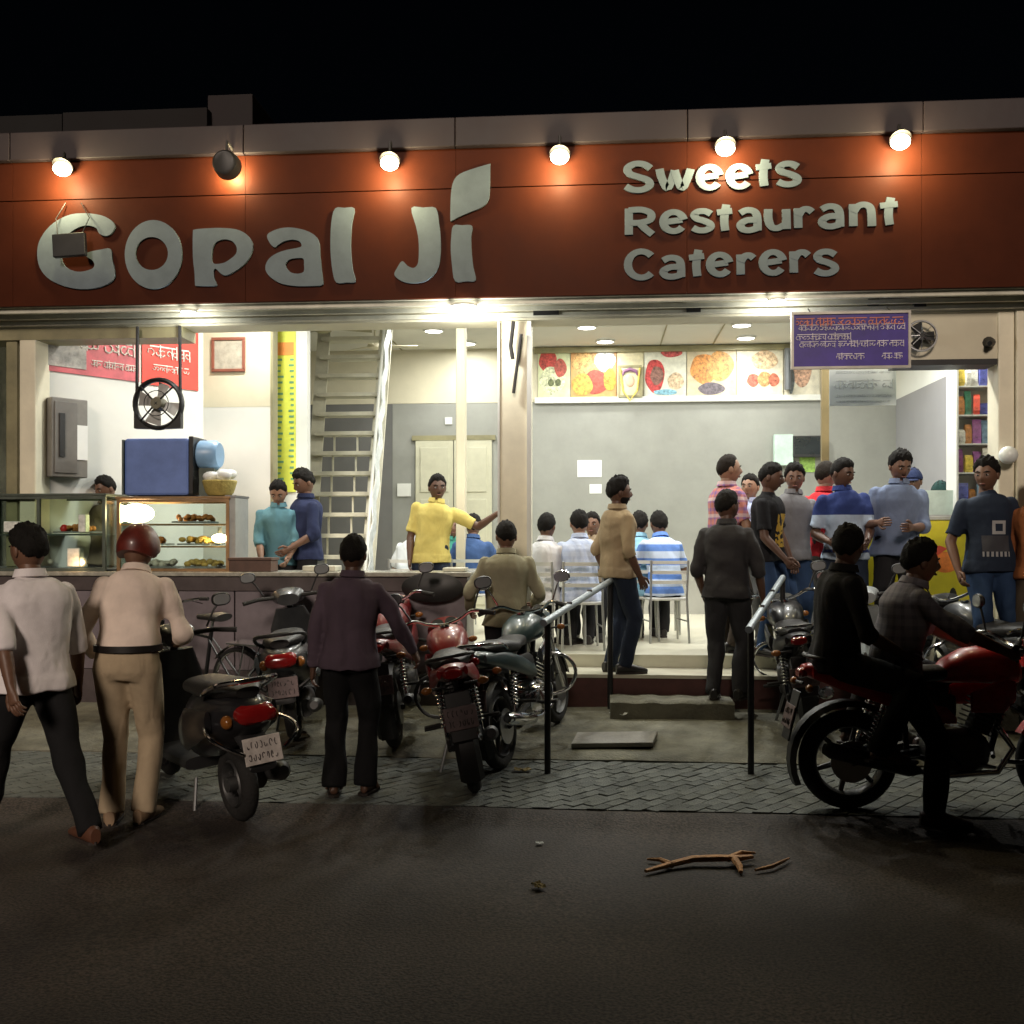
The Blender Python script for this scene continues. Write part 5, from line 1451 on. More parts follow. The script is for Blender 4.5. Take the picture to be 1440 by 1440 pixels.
def cloth(name, col, pattern=None, col2=None, freq=9.0, rough=.85, col3=None):
    """cloth material in the wearer's own coordinates; pattern: hstripe, check, print, yoke"""
    if name in MATS:
        return MATS[name]
    m = mat(name, col, rough, var=.13, scale=5, bump=.25, bscale=260, spec=.2)
    nt = m.node_tree; b = nt.nodes['Principled BSDF']; tc = nt.nodes['Texture Coordinate']
    mp = nt.nodes.new('ShaderNodeMapping'); mp.inputs['Scale'].default_value = (1.0, 1.0, .55); mp.inputs['Rotation'].default_value = (.3, .5, .2)
    nt.links.new(tc.outputs['Object'], mp.inputs[0])
    wr_ = nt.nodes.new('ShaderNodeTexNoise'); wr_.inputs['Scale'].default_value = 5.5; wr_.inputs['Detail'].default_value = 2; wr_.inputs['Distortion'].default_value = .9
    nt.links.new(mp.outputs[0], wr_.inputs['Vector'])
    b2 = nt.nodes.new('ShaderNodeBump'); b2.inputs['Strength'].default_value = .45; b2.inputs['Distance'].default_value = .05
    nt.links.new(wr_.outputs['Fac'], b2.inputs['Height'])
    nt.links.new(b.inputs['Normal'].links[0].from_socket, b2.inputs['Normal']); nt.links.new(b2.outputs[0], b.inputs['Normal'])
    if not pattern:
        return m
    nt = m.node_tree; b = nt.nodes['Principled BSDF']; tc = nt.nodes['Texture Coordinate']
    base = b.inputs['Base Color'].links[0].from_socket
    sep = nt.nodes.new('ShaderNodeSeparateXYZ'); nt.links.new(tc.outputs['Object'], sep.inputs[0])
    def math_(op, a, bb=None, v=None):
        n = nt.nodes.new('ShaderNodeMath'); n.operation = op
        nt.links.new(a, n.inputs[0]) if not isinstance(a, float) else setattr(n.inputs[0], 'default_value', a)
        if bb is not None: nt.links.new(bb, n.inputs[1])
        elif v is not None: n.inputs[1].default_value = v
        return n.outputs[0]
    def wave(sock, f, th):
        s_ = math_('SINE', math_('MULTIPLY', sock, v=f * 2 * math.pi)); return math_('GREATER_THAN', s_, v=th)
    def rng(sock, lo, hi):
        return math_('MULTIPLY', math_('GREATER_THAN', sock, v=lo), math_('LESS_THAN', sock, v=hi))
    def mix(fac, a, c):
        n = nt.nodes.new('ShaderNodeMixRGB'); nt.links.new(fac, n.inputs[0]); nt.links.new(a, n.inputs[1]); n.inputs[2].default_value = list(c) + [1]
        return n.outputs[0]
    X, Y, Z = sep.outputs
    if pattern == 'hstripe':
        out = mix(wave(Z, freq, .0), base, col2)
    elif pattern == 'vstripe':
        out = mix(wave(X, freq, .2), base, col2)
    elif pattern == 'check':
        h_ = wave(Z, freq, .35); v_ = wave(math_('ADD', X, math_('MULTIPLY', Y, v=.8)), freq, .35)
        out = mix(math_('MULTIPLY', math_('ADD', h_, v_), v=.42), base, col2)
        if col3: out = mix(math_('MULTIPLY', wave(Z, freq * .5, .8), v=.6), out, col3)
    elif pattern == 'yoke':                       # dark shoulders, pale bands below
        out = mix(math_('GREATER_THAN', Z, v=1.27), base, col2)
        out = mix(rng(Z, 1.02, 1.06), out, col3)
        out = mix(rng(Z, .93, .96), out, col2)
    elif pattern == 'print':                      # blotchy print on the chest
        nz = nt.nodes.new('ShaderNodeTexNoise'); nz.inputs['Scale'].default_value = 22; nt.links.new(tc.outputs['Object'], nz.inputs['Vector'])
        msk = math_('MULTIPLY', math_('MULTIPLY', rng(X, -.11, .09), rng(Z, .98, 1.28)), math_('GREATER_THAN', Y, v=.02))
        msk = math_('MULTIPLY', msk, math_('GREATER_THAN', nz.outputs['Fac'], v=.46))
        out = mix(msk, base, col2)
    elif pattern == 'block':                      # pale block with a dark centre and a line of marks below
        fr = math_('GREATER_THAN', Y, v=.02)
        m1 = math_('MULTIPLY', math_('MULTIPLY', rng(X, -.06, .05), rng(Z, 1.20, 1.31)), fr)
        m2 = math_('MULTIPLY', math_('MULTIPLY', rng(X, -.035, .025), rng(Z, 1.225, 1.285)), fr)
        m3 = math_('MULTIPLY', math_('MULTIPLY', rng(X, -.10, .12), rng(Z, 1.02, 1.06)), math_('MULTIPLY', fr, wave(X, 28.0, -.2)))
        m4 = math_('MULTIPLY', math_('MULTIPLY', rng(X, -.10, .12), rng(Z, 1.06, 1.19)), fr)
        out = mix(m4, base, col3); out = mix(m1, out, col2); out = mix(m2, out, col); out = mix(m3, out, col2)
    nt.links.new(out, b.inputs['Base Color'])
    return m

JOBS = []           # (object, voxel size, smoothing, fold amount, seed, extra builder)
def grown(mb, name, m, parent, vox, it=3, folds=0.0, seed=1, extra=None):
    """closed overlapping shapes that are fused into one continuous surface"""
    me = mb.mesh(name); me.materials.append(m)
    o = bpy.data.objects.new(name, me); link(o, parent)
    md = o.modifiers.new('fuse', 'REMESH'); md.mode = 'VOXEL'; md.voxel_size = vox; md.use_smooth_shade = True
    md = o.modifiers.new('soft', 'SMOOTH'); md.iterations = it; md.factor = .5
    JOBS.append((o, folds, seed, extra))
    return o
def finish_jobs():
    bpy.context.view_layer.update()
    dg = bpy.context.evaluated_depsgraph_get()
    for o, folds, seed, extra in JOBS:
        me = bpy.data.meshes.new_from_object(o.evaluated_get(dg))
        n = len(me.vertices)
        co = np.empty(n * 3, dtype=np.float64); me.vertices.foreach_get('co', co); co = co.reshape(-1, 3)
        if folds:
            no = np.empty(n * 3, dtype=np.float64); me.vertex_normals.foreach_get('vector', no); no = no.reshape(-1, 3)
            rs_ = np.random.RandomState(seed); d = np.zeros(n)
            for k in range(5):
                kv = rs_.normal(size=3) * np.array([1, 1, .55]); kv *= rs_.uniform(14, 36) / np.linalg.norm(kv)
                k2 = rs_.normal(size=3) * 9
                w_ = np.sin(co @ kv + 1.6 * np.sin(co @ k2 + rs_.uniform(0, 6)) + rs_.uniform(0, 6))
                d += np.sign(w_) * np.abs(w_) ** 1.4 / (1 + .35 * k)
            co = co + no * (d * folds / 2.2)[:, None]
            me.vertices.foreach_set('co', co.ravel())
        if extra:
            bm = bmesh.new(); bm.from_mesh(me)
            tmp = extra.mesh('tmp'); bm.from_mesh(tmp); bpy.data.meshes.remove(tmp)
            bm.to_mesh(me); bm.free()
        bm = bmesh.new(); bm.from_mesh(me); bmesh.ops.recalc_face_normals(bm, faces=bm.faces); bm.to_mesh(me); bm.free()
        me.materials.clear(); me.materials.append(o.data.materials[0])
        me.shade_smooth(); me.update()
        old = o.data; nm = o.name.split('.')[0]
        o.modifiers.clear(); o.data = me; me.name = nm; bpy.data.meshes.remove(old)

def ik(a, b, l1, l2, pole):
    d = b - a; L = d.length
    if L > l1 + l2 - .004:
        b = a + d * ((l1 + l2 - .004) / L); d = b - a; L = d.length
    x = (l1 * l1 - l2 * l2 + L * L) / (2 * L); h = math.sqrt(max(0, l1 * l1 - x * x)); u = d / L
    p_ = V(pole) - u * V(pole).dot(u)
    if p_.length < 1e-5: p_ = u.orthogonal()
    p_.normalize()
    return a + u * x + p_ * h, b

def sst(a, b, x):
    t = min(1, max(0, (x - a) / (b - a))); return t * t * (3 - 2 * t)
def head_point(x, y, z):
    p_ = V((x * .080, y * .101, z * .124))
    if z < 0:
        p_.x *= 1 - .26 * (-z) ** 1.4
        if y < 0: p_.y *= 1 - .30 * (-z)
        else: p_.y *= 1 - .06 * (-z)
    if y > 0:
        g = lambda cx, cz, sx, sz: math.exp(-((abs(x) - cx) / sx) ** 2 - ((z - cz) / sz) ** 2)
        p_.y += .024 * math.exp(-(x / .15) ** 2 - ((z + .17) / .14) ** 2) + .012 * math.exp(-(x / .12) ** 2 - ((z - .02) / .16) ** 2)
        p_.y += .006 * g(.30, .20, .28, .07) - .010 * g(.36, .06, .16, .09) + .006 * math.exp(-(x / .28) ** 2 - ((z + .47) / .10) ** 2)
        p_.y += .010 * math.exp(-(x / .30) ** 2 - ((z + .82) / .16) ** 2) + .004 * g(.52, -.12, .2, .16)
    return p_
def head_grid(mb, c, M, s, fn, n=34, m=24):
    rings = []
    for i in range(1, m):
        t = math.pi * i / m
        rings.append([c + M @ (fn(math.sin(t) * math.cos(a), math.sin(t) * math.sin(a), -math.cos(t)) * s) for a in (2 * math.pi * j / n for j in range(n))])
    k = len(mb.v); mb.rings(rings, caps=False); b0 = len(mb.v)
    mb.v += [c + M @ (fn(0, 0, -1) * s), c + M @ (fn(0, 0, 1) * s)]
    for j in range(n):
        j2 = (j + 1) % n
        mb.f.append((b0, k + j2, k + j)); mb.f.append((b0 + 1, k + (m - 2) * n + j, k + (m - 2) * n + j2))

PCOUNT = [0]
def person(label, px, Y, z, heading, H=1.70, lean=0, side=0, twist=0, pelvis=None, hands=None, feet=None, look=(0, 0), skin='a',
           shirt=None, sleeve='short', tucked=False, trousers=None, hair='short', beard=None, shoes='shoe', belt=False, elbow=None,
           cap=None, shoe_col=None, curl=22, girth=1.0, x=None, knee=None, pose_group=None, far=False, collar=True, cuff=.0, grip=None, patch=None):
    """feet on z at world X (or the pixel column px at depth Y); heading 0 looks into the shop, 180 at the street"""
    s = H / 1.70
    X = at(px, 0, Y).x if x is None else x
    t = thing('person', label, 'person', (X, Y, z), R(heading))
    PCOUNT[0] += 1; seed = PCOUNT[0]
    vox = .017 if far else .0125
    P = V(pelvis if pelvis else (0, 0, .93)); hands = hands or {}; feet = feet or {}
    Mt = Matrix.Rotation(R(-lean), 3, 'X') @ Matrix.Rotation(R(side), 3, 'Y')
    Mc = Mt @ rotz(R(twist))
    U = Mt @ V((0, 0, 1)); XA, YA = Mc @ V((1, 0, 0)), Mc @ V((0, 1, 0)); XP, YP = V((1, 0, 0)), V((0, 1, 0))
    sp = lambda k: P + V((0, 0, 1)) * min(k, .06) + U * max(0, k - .06) if k > 0 else P + V((0, 0, k))
    g = girth
    def axes(k):
        f = sst(.05, .30, k); a_ = XP.lerp(XA, f).normalized(); b_ = YP.lerp(YA, f); b_ = (b_ - a_ * b_.dot(a_)).normalized(); return a_, b_
    prof = [(-.13, .10, .085), (-.07, .155, .115), (0, .163, .118), (.08, .150, .108), (.16, .143, .105), (.26, .155, .112), (.36, .172, .118), (.42, .160, .106), (.455, .125, .090), (.485, .085, .072), (.515, .062, .06)]
    def torso(mb, k0, k1, inf, ys=1.0):
        secs = []
        pr = [q_ for q_ in prof if k0 <= q_[0] <= k1]
        def lerp_at(k):
            for a_, b_ in zip(prof, prof[1:]):
                if a_[0] <= k <= b_[0]:
                    f = (k - a_[0]) / (b_[0] - a_[0]); return (k, a_[1] + (b_[1] - a_[1]) * f, a_[2] + (b_[2] - a_[2]) * f)
        if not pr or pr[0][0] > k0 + .004: pr = [lerp_at(k0)] + pr
        if pr[-1][0] < k1 - .004: pr = pr + [lerp_at(k1)]
        for k, a_, b_ in pr:
            ax_, ay_ = axes(k); bel = .02 * (g - 1) * 4 * math.exp(-((k - .10) / .12) ** 2) if g > 1 else 0
            secs.append((sp(k) * s + ay_ * bel * s, (a_ * g + inf) * s, (b_ * g * ys + inf + bel) * s, ax_, ay_))
        mb.loft(secs, 22, 2.3)
    sc_ = sp(.412); nb = sp(.495)
    up_head = (U * .6 + V((0, 0, .4))).normalized()
    hc = nb + up_head * .146 + YA * .018
    Mh = rotz(R(twist * .8 + look[0])) @ Matrix.Rotation(R(-lean * .35 - look[1]), 3, 'X')
    J = {}
    for sd, nm in ((-1, 'L'), (1, 'R')):
        sh = sc_ + XA * (sd * .172 * (g * .5 + .5))
        tgt = V(hands[nm]) if nm in hands else P + V((sd * .25, .06, -.14))
        pole = V(elbow[nm]) if elbow and nm in elbow else V((sd * .45, -.8, -.35))
        el, wr = ik(sh, tgt, .285, .255, pole)
        hip = P + V((sd * .088, 0, -.045))
        ft = V(feet[nm]) if nm in feet else V((sd * .10, 0.0 + sd * .015, 0))
        an = ft + V((0, 0, .075))
        kp = V(knee[nm]) if knee and nm in knee else V((sd * .12, 1, .1))
        kn, an = ik(hip, an, .425, .415, kp)
        J[nm] = (sh, el, wr, hip, kn, an, ft)
    # ---- body: one continuous skin surface; head, fingers grown onto it
    mb = MB(); torso(mb, -.12, .505, -.024); ar = .78 if sleeve != 'short' else .92; fr = .78 if sleeve == 'long' else 1.0
    mb.tube([sp(.46) * s, (nb + up_head * .05) * s, (hc + up_head * -.03) * s], [.062 * s, .053 * s, .055 * s], 14)
    ex = MB()
    for nm, sd in (('L', -1), ('R', 1)):
        sh, el, wr, hip, kn, an, ft = [q_ * s for q_ in J[nm]]
        mb.ell(sh, (.046 * s * ar,) * 3); mb.tube([sh, el], [.048 * s * ar, .040 * s * (ar if ar < .9 else 1)], 12); mb.ell(el, (.041 * s * (ar if ar < .9 else 1),) * 3)
        mb.tube([el, el.lerp(wr, .3), wr], [.040 * s * (ar if ar < .9 else 1), .041 * s * fr, .027 * s], 12)
        D = (wr - el).normalized()
        if grip and nm in grip: D = V(grip[nm]).normalized()
        N = V((-sd, .15, 0)); N = (N - D * N.dot(D))
        if N.length < .2: N = V((0, 0, -1)) - D * D.z * -1
        N.normalize(); Lt = D.cross(N).normalized()
        if Lt.y < 0: Lt = -Lt                         # thumb side looks forward
        pe = wr + D * .085 * s
        mb.loft([(wr - D * .02 * s, .026 * s, .022 * s, Lt, N), (wr + D * .02 * s, .034 * s, .020 * s, Lt, N), (wr + D * .06 * s, .041 * s, .018 * s, Lt, N), (pe, .038 * s, .015 * s, Lt, N)], 12)
        for k, (o_, ln) in enumerate(((.029, .072), (.010, .080), (-.010, .074), (-.029, .058))):
            q_ = pe - D * .012 * s + Lt * o_ * s; dcur = D.copy(); pts = [q_]
            for j, fj in enumerate((.45, .32, .25)):
                dcur = Matrix.Rotation(R(curl * (.7 if j == 0 else 1.0) + 3 * k), 3, D.cross(N)) @ dcur
                q_ = q_ + dcur * ln * fj * s; pts.append(q_)
            ex.tube(pts, [.0095 * s, .009 * s, .008 * s, .006 * s], 7)
        q_ = wr + D * .025 * s + Lt * .030 * s; td = (D * .65 + Lt * .7 + N * .25).normalized()
        ex.tube([q_ - td * .01 * s, q_ + td * .03 * s, q_ + (td * .7 + D * .5).normalized() * .055 * s, q_ + (td * .5 + D * .8).normalized() * .075 * s], [.013 * s, .012 * s, .010 * s, .007 * s], 7)
        mb.ell(hip, (.066 * s,) * 3); mb.tube([hip, kn], [.066 * s, .044 * s], 12); mb.ell(kn, (.044 * s,) * 3)
        mb.tube([kn, kn.lerp(an, .3), an], [.044 * s, .044 * s, .034 * s], 12)
        fd = rotz(R(-sd * 10)) @ V((0, 1, 0))
        side_ = fd.cross(V((0, 0, 1)))
        hl = an - fd * .05 * s
        mb.loft([(hl + V((0, 0, -.035 * s)), .026 * s, .030 * s, side_), (an + V((0, 0, -.03 * s)), .034 * s, .040 * s, side_), (an + fd * .09 * s + V((0, 0, -.045 * s)), .042 * s, .026 * s, side_),
                 (an + fd * .17 * s + V((0, 0, -.052 * s)), .038 * s, .018 * s, side_)], 12)
    head_grid(ex, hc * s, Mh, s, head_point, 30 if far else 36, 20 if far else 26)
    for sd in (-1, 1):
        ex.ell((hc + Mh @ V((sd * .080, -.008, -.004))) * s, (.011 * s, .022 * s, .034 * s), 8, 6, Mh)
    grown(mb, 'body', skin_mat(skin), t, vox * 1.1, 3, extra=ex)
    # ---- face
    for sd in (-1, 1):
        hp_ = lambda x_, y_, z_: (hc + Mh @ V((x_, y_, z_))) * s
        e = MB().ell(hp_(sd * .032, .087, .008), (.014 * s, .008 * s, .008 * s), 10, 6, Mh).build('eye', M_sclera, t)
        MB().ell(hp_(sd * .032, .0935, .008), (.0065 * s, .004 * s, .0068 * s), 8, 6, Mh).build('iris', M_iris, e)
        MB().tube([hp_(sd * .012, .101, .028), hp_(sd * .033, .097, .035), hp_(sd * .055, .083, .028)], [.003 * s, .005 * s, .003 * s], 6).build('eyebrow', M_hair, t)
    MB().ell((hc + Mh @ V((0, .096, -.060))) * s, (.024 * s, .006 * s, .0075 * s), 10, 6, Mh).build('lips', M_lip, t)
    if beard:
        def bf(x_, y_, z_):
            p_ = head_point(x_, y_, z_)
            in_ = sst(-.30, -.42, z_) * sst(-.15, .15, y_) if beard == 'full' else 0
            mo = math.exp(-(x_ / .34) ** 2 - ((z_ + .345) / .07) ** 2) * (1 if y_ > 0 else 0)
            w_ = max(in_ * (1 - math.exp(-(x_ / .2) ** 2 - ((z_ + .48) / .06) ** 2)), mo)
            return p_ * (1 + .055 * w_ - .05 * (1 - w_))
        b_ = MB(); head_grid(b_, hc * s, Mh, s, bf, 30, 24); b_.build('beard' if beard == 'full' else 'moustache', M_hair, t)
    # ---- hair or headgear
    if hair:
        ph = rnd.uniform(0, 6); top = {'short': .013, 'thick': .020, 'thin': .007}[hair]
        def hf(x_, y_, z_):
            p_ = head_point(x_, y_, z_)
            line = -.42 + .42 * sst(-.9, -.05, y_) + .56 * sst(-.02, .75, y_) + .05 * math.sin(9 * x_ + ph)
            if hair == 'thin': line += .22 * sst(0, .7, y_)
            w_ = sst(-.04, .34, z_ - line); edge_ = sst(-.05, .06, z_ - line)
            dv_ = V((x_, y_, z_)); lump = .30 * pnoise.noise(dv_ * 6 + V((ph, 0, 0))) + .35 * pnoise.noise(dv_ * 15 + V((0, ph, 0))) + .16 * math.sin(17 * x_ + 11 * z_ + ph) + .14 * math.sin(23 * y_ - 13 * x_ + 2 * ph) + .1 * math.sin(41 * x_ + 37 * y_ + ph)
            k = top * (1 + lump) * (.65 + .6 * max(0, z_)) * w_ + .0035 * edge_ - .016 * (1 - edge_)
            return p_ + V((x_, y_, z_)) * k
        hb = MB(); head_grid(hb, hc * s, Mh, s, hf, 44, 32); hb.build('hair', M_hair if hair != 'thin' else M_hair_grey, t)
    if cap:
        cm, kind = cap
        def cf(x_, y_, z_):
            p_ = head_point(x_, y_, z_); w_ = sst(.02, .12, z_ - .10 - .06 * y_)
            if kind == 'helmet':
                w_ = sst(-.04, .04, z_ + .42 - .62 * sst(-.1, .75, y_))
                return p_ * (1 + .02 * w_) + V((x_, y_, z_)) * (.036 * w_ - .02 * (1 - w_))
            if kind == 'turban':
                w_ = sst(-.02, .1, z_ - .02 - .10 * y_)
                return p_ + V((x_, y_, z_ * .7)) * ((.032 + .005 * math.sin(26 * z_ + 5 * x_)) * w_ - .02 * (1 - w_))
            return p_ + V((x_, y_, z_)) * (.021 * w_ - .02 * (1 - w_))
        cb_ = MB(); head_grid(cb_, hc * s, Mh, s, cf, 40, 28); co_ = cb_.build(kind, cm, t)
        if kind == 'cap':
            br_ = MB(); rr_ = []
            for a_ in range(-60, 61, 12):
                dx, dy = math.sin(R(a_)), math.cos(R(a_))
                rr_.append([(hc + Mh @ V((dx * .080, dy * .095, .028))) * s, (hc + Mh @ V((dx * .088, dy * .105 + .065 * dy, .012))) * s, (hc + Mh @ V((dx * .088, dy * .105 + .065 * dy, .018))) * s, (hc + Mh @ V((dx * .080, dy * .095, .036))) * s])
            br_.rings(rr_); br_.build('visor', cm, co_)
    # ---- clothes
    if shirt is not None:
        mb = MB(); torso(mb, .045 if tucked else -.085, .487, .020 if not tucked else .022, 1.05)
        if not tucked:
            ax_, ay_ = axes(0)
            mb.loft([(sp(-.10) * s, (.184 * g + .024) * s, (.136 * g + .024) * s, ax_, ay_), (sp(-.02) * s, (.172 * g + .022) * s, (.128 * g + .022) * s, ax_, ay_)], 22, 2.3)
        mb.loft([(sp(.455) * s, .105 * s, .085 * s, XA, YA), (sp(.505) * s, .066 * s, .066 * s, XA, YA), (sp(.525) * s, .064 * s, .066 * s, XA, YA)], 18)
        for nm in ('L', 'R'):
            sh, el, wr = [q_ * s for q_ in J[nm][:3]]
            mb.ell(sh, (.060 * s,) * 3)
            if sleeve == 'short':
                mb.tube([sh, sh.lerp(el, .82)], [.058 * s, .066 * s], 14)
            elif sleeve == 'elbow':
                mb.tube([sh, el], [.058 * s, .060 * s], 14); mb.ell(el, (.058 * s,) * 3); mb.tube([el, el.lerp(wr, .22)], [.058 * s, .056 * s], 14)
            else:
                mb.tube([sh, el], [.058 * s, .056 * s], 14); mb.ell(el, (.056 * s,) * 3); mb.tube([el, el.lerp(wr, .4), el.lerp(wr, .95)], [.056 * s, .053 * s, .041 * s], 14)
        grown(mb, 'shirt', shirt, t, vox, 4, folds=.013 * s, seed=seed)
        if collar:
            ca = MB(); rr_ = []
            for a_ in range(0, 360, 15):
                if 80 < a_ < 100: continue
            pts = [(sp(.512) + XA * (.066 * math.cos(R(a_))) + YA * (.068 * math.sin(R(a_)))) * s for a_ in range(100, 441, 17)]
            for q_ in pts:
                o_ = (q_ - sp(.512) * s).normalized()
                rr_.append([q_ + o_ * .002 * s + U * .030 * s, q_ + o_ * .008 * s + U * .030 * s, q_ + o_ * .022 * s - U * .012 * s, q_ + o_ * .014 * s - U * .014 * s])
            ca.rings(rr_); ca.build('collar', shirt, t)
    if patch:
        nm, kk, cm = patch; q_ = J[nm][0].lerp(J[nm][1], kk) * s; sd = -1 if nm == 'L' else 1
        MB().ell(q_ + XA * sd * .058 * s - YA * .02 * s, (.012 * s, .034 * s, .034 * s), 10, 8).build('sleeve_patch', cm, t)
    if trousers is not None:
        mb = MB(); torso(mb, -.12, .085, .011)
        for nm, sd in (('L', -1), ('R', 1)):
            hip, kn, an = [q_ * s for q_ in J[nm][3:6]]
            mb.ell(hip, (.098 * s,) * 3); mb.tube([hip, hip.lerp(kn, .5), kn], [.100 * s, .090 * s, .074 * s], 14); mb.ell(kn, (.072 * s,) * 3)
            mb.tube([kn, kn.lerp(an, .5), kn.lerp(an, .97), an + (an - kn).normalized() * .02 * s], [.072 * s, .068 * s, (.062 + cuff) * s, (.062 + cuff) * s], 14)
        grown(mb, 'trousers', trousers, t, vox * 1.08, 4, folds=.010 * s, seed=seed + 50)
    if belt:
        ax_, ay_ = axes(.06)
        rr_ = [[(sp(.06)) * s + ax_ * ((.153 * g + r_) * s * math.cos(a_)) + ay_ * ((.112 * g + r_) * s * math.sin(a_)) + V((0, 0, z_ * s)) for r_, z_ in ((.012, -.018), (.034, -.018), (.034, .018), (.012, .018))] for a_ in (2 * math.pi * j / 28 for j in range(28))]
        b_ = MB(); b_.rings(rr_, closed=True); b_.build('belt', M_belt, t)
    # ---- shoes or sandals
    for nm, sd in (('L', -1), ('R', 1)):
        an = J[nm][5] * s; fd = rotz(R(-sd * 10)) @ V((0, 1, 0)); sdv = fd.cross(V((0, 0, 1)))
        base = an + V((0, 0, -.075 * s))
        if shoes == 'shoe':
            m_ = shoe_col or mat('shoe_black', (.016, .014, .013), .4, var=.2)
            so = MB()
            so.loft([(base - fd * .075 * s + V((0, 0, .045 * s)), .026 * s, .040 * s, sdv), (base - fd * .05 * s + V((0, 0, .052 * s)), .038 * s, .048 * s, sdv), (base + fd * .02 * s + V((0, 0, .055 * s)), .043 * s, .050 * s, sdv),
                     (base + fd * .10 * s + V((0, 0, .040 * s)), .049 * s, .034 * s, sdv), (base + fd * .17 * s + V((0, 0, .032 * s)), .045 * s, .024 * s, sdv), (base + fd * .205 * s + V((0, 0, .026 * s)), .026 * s, .014 * s, sdv)], 16, 2.2)
            sh_ = so.build('shoe', m_, t)
        else:
            m_ = mat('sandal_brown', (.10, .045, .025), .6, var=.2)
            so = MB(); q0 = base + fd * .10 * s
            so.tube([q0 - sdv * .05 * s + V((0, 0, .02 * s)), q0 - sdv * .035 * s + V((0, 0, .055 * s)), q0 + V((0, 0, .066 * s)), q0 + sdv * .035 * s + V((0, 0, .055 * s)), q0 + sdv * .05 * s + V((0, 0, .02 * s))], .012 * s, 6, flat=1.6)
            sh_ = so.build('sandal', m_, t)
        sl_ = MB(); out = [(-.08, .0), (-.06, .034), (.0, .042), (.08, .050), (.15, .050), (.20, .030), (.212, .0), (.20, -.030), (.15, -.046), (.08, -.044), (.0, -.038), (-.06, -.034)]
        sl_.rings([[base + fd * (a_ * s) + sdv * (b_ * s) + V((0, 0, z_ * s)) for a_, b_ in out] for z_ in (.002, .018)])
        sl_.build('sole', M_sole, sh_, smooth=False)
    return t

# ================================================================== who is there
D_BLK = cloth('cloth_black', (.012, .012, .013)); D_CHAR = cloth('cloth_charcoal', (.035, .035, .038)); D_NAVY = cloth('denim_navy', (.018, .026, .045)); D_JEAN = cloth('denim_blue', (.03, .06, .13))
D_DARK = cloth('trouser_dark', (.016, .016, .018)); D_KHA = cloth('trouser_khaki', (.42, .33, .22)); D_GREY = cloth('trouser_grey', (.10, .10, .10)); D_BROWN = cloth('trouser_brown', (.06, .045, .035))
SH_BROWN = mat('shoe_brown', (.11, .045, .025), .5, var=.2)
# --- on the street
g = ground(70, 1190, 0)
person('person in a loose white shirt and black trousers striding along the road edge', 0, g.y, 0, 60, H=1.73, x=ground(46, 1190, 0).x, lean=4, shirt=cloth('shirt_white', (.82, .77, .78)), sleeve='elbow', trousers=D_BLK,
       hands={'R': (.30, .06, .80), 'L': (-.24, -.22, .86)}, feet={'R': (.10, -.36, .04), 'L': (-.08, .34, 0)}, skin='b', shoe_col=SH_BROWN, hair='thick', look=(10, 5), girth=1.08, twist=-8)
g = ground(182, 1157, 0)
person('person in a beige shirt, khaki trousers and red helmet bending over the black scooter', 0, g.y, road_z(g.y), 8, H=1.76, x=ground(180, 1157, 0).x, lean=19, shirt=cloth('shirt_beige', (.80, .67, .58)), sleeve='long', tucked=True, belt=True,
       trousers=D_KHA, hands={'L': (-.28, .30, .92), 'R': (.20, .36, 1.0)}, feet={'L': (-.085, -.02, 0), 'R': (.085, .0, 0)}, skin='b', hair='short', cap=(mat('helmet_red', (.11, .016, .010), .45, var=.5, scale=7, coat=.3), 'helmet'), shoe_col=mat('shoe_tan', (.30, .20, .12), .6), look=(-12, 18), cuff=.012)
g = ground_s(492, 1118)
person('person in a dark plum shirt and black trousers with a hand on the parked motorcycle', 0, g.y, .052, 4, H=1.63, x=g.x, lean=2, side=2, shirt=cloth('shirt_plum', (.105, .075, .10)), sleeve='long', trousers=D_BLK,
       hands={'R': (.42, .28, .84), 'L': (-.27, .06, .72)}, feet={'L': (-.10, -.02, 0), 'R': (.10, .02, 0)}, shoes='sandal', skin='d', look=(-6, 4), cuff=.02)
person('person in an olive khaki shirt standing at the end of the counter', 712, -.62, surf(-.62), 6, H=1.66, lean=6, shirt=cloth('shirt_olive', (.30, .28, .19)), sleeve='long', trousers=D_DARK, hands={'L': (-.30, .22, .95), 'R': (.24, .26, 1.0)}, skin='b', look=(8, 10))
person('person in a charcoal shirt and trousers standing on the concrete step, back to the road', 1022, -.26, .325, -18, H=1.74, shirt=cloth('shirt_charcoal', (.040, .038, .040)), sleeve='elbow', trousers=D_CHAR, skin='d', hands={'R': (.27, .10, .84), 'L': (-.22, .12, .86)}, look=(-34, 2))
# --- riders on the red motorcycle
def on_bike(lx, ly, lz):
    return RIDE.matrix_basis @ V((lx, ly, lz))
hdg = -86
pr = on_bike(0, -.34, 0); pp = on_bike(0, -.70, 0)
person('person in a grey checked shirt riding the red motorcycle, one foot on the road', 0, pr.y, 0, hdg, H=1.70, x=pr.x, pelvis=(0, -.02, .90), lean=16, shirt=cloth('shirt_grey_check', (.30, .28, .30), 'check', (.16, .15, .18), 16), sleeve='elbow', trousers=D_BLK,
       hands={'L': (-.34, .50, 1.02), 'R': (.34, .50, 1.02)}, feet={'R': (.26, .12, .01), 'L': (-.22, .26, .34)}, skin='b', grip={'L': (.2, .9, -.3), 'R': (-.2, .9, -.3)}, curl=40, hair='thick', shoe_col=mat('shoe_red_sole', (.05, .02, .02), .5), look=(0, 0), knee={'R': (.6, .8, .1), 'L': (-.4, 1, .1)})
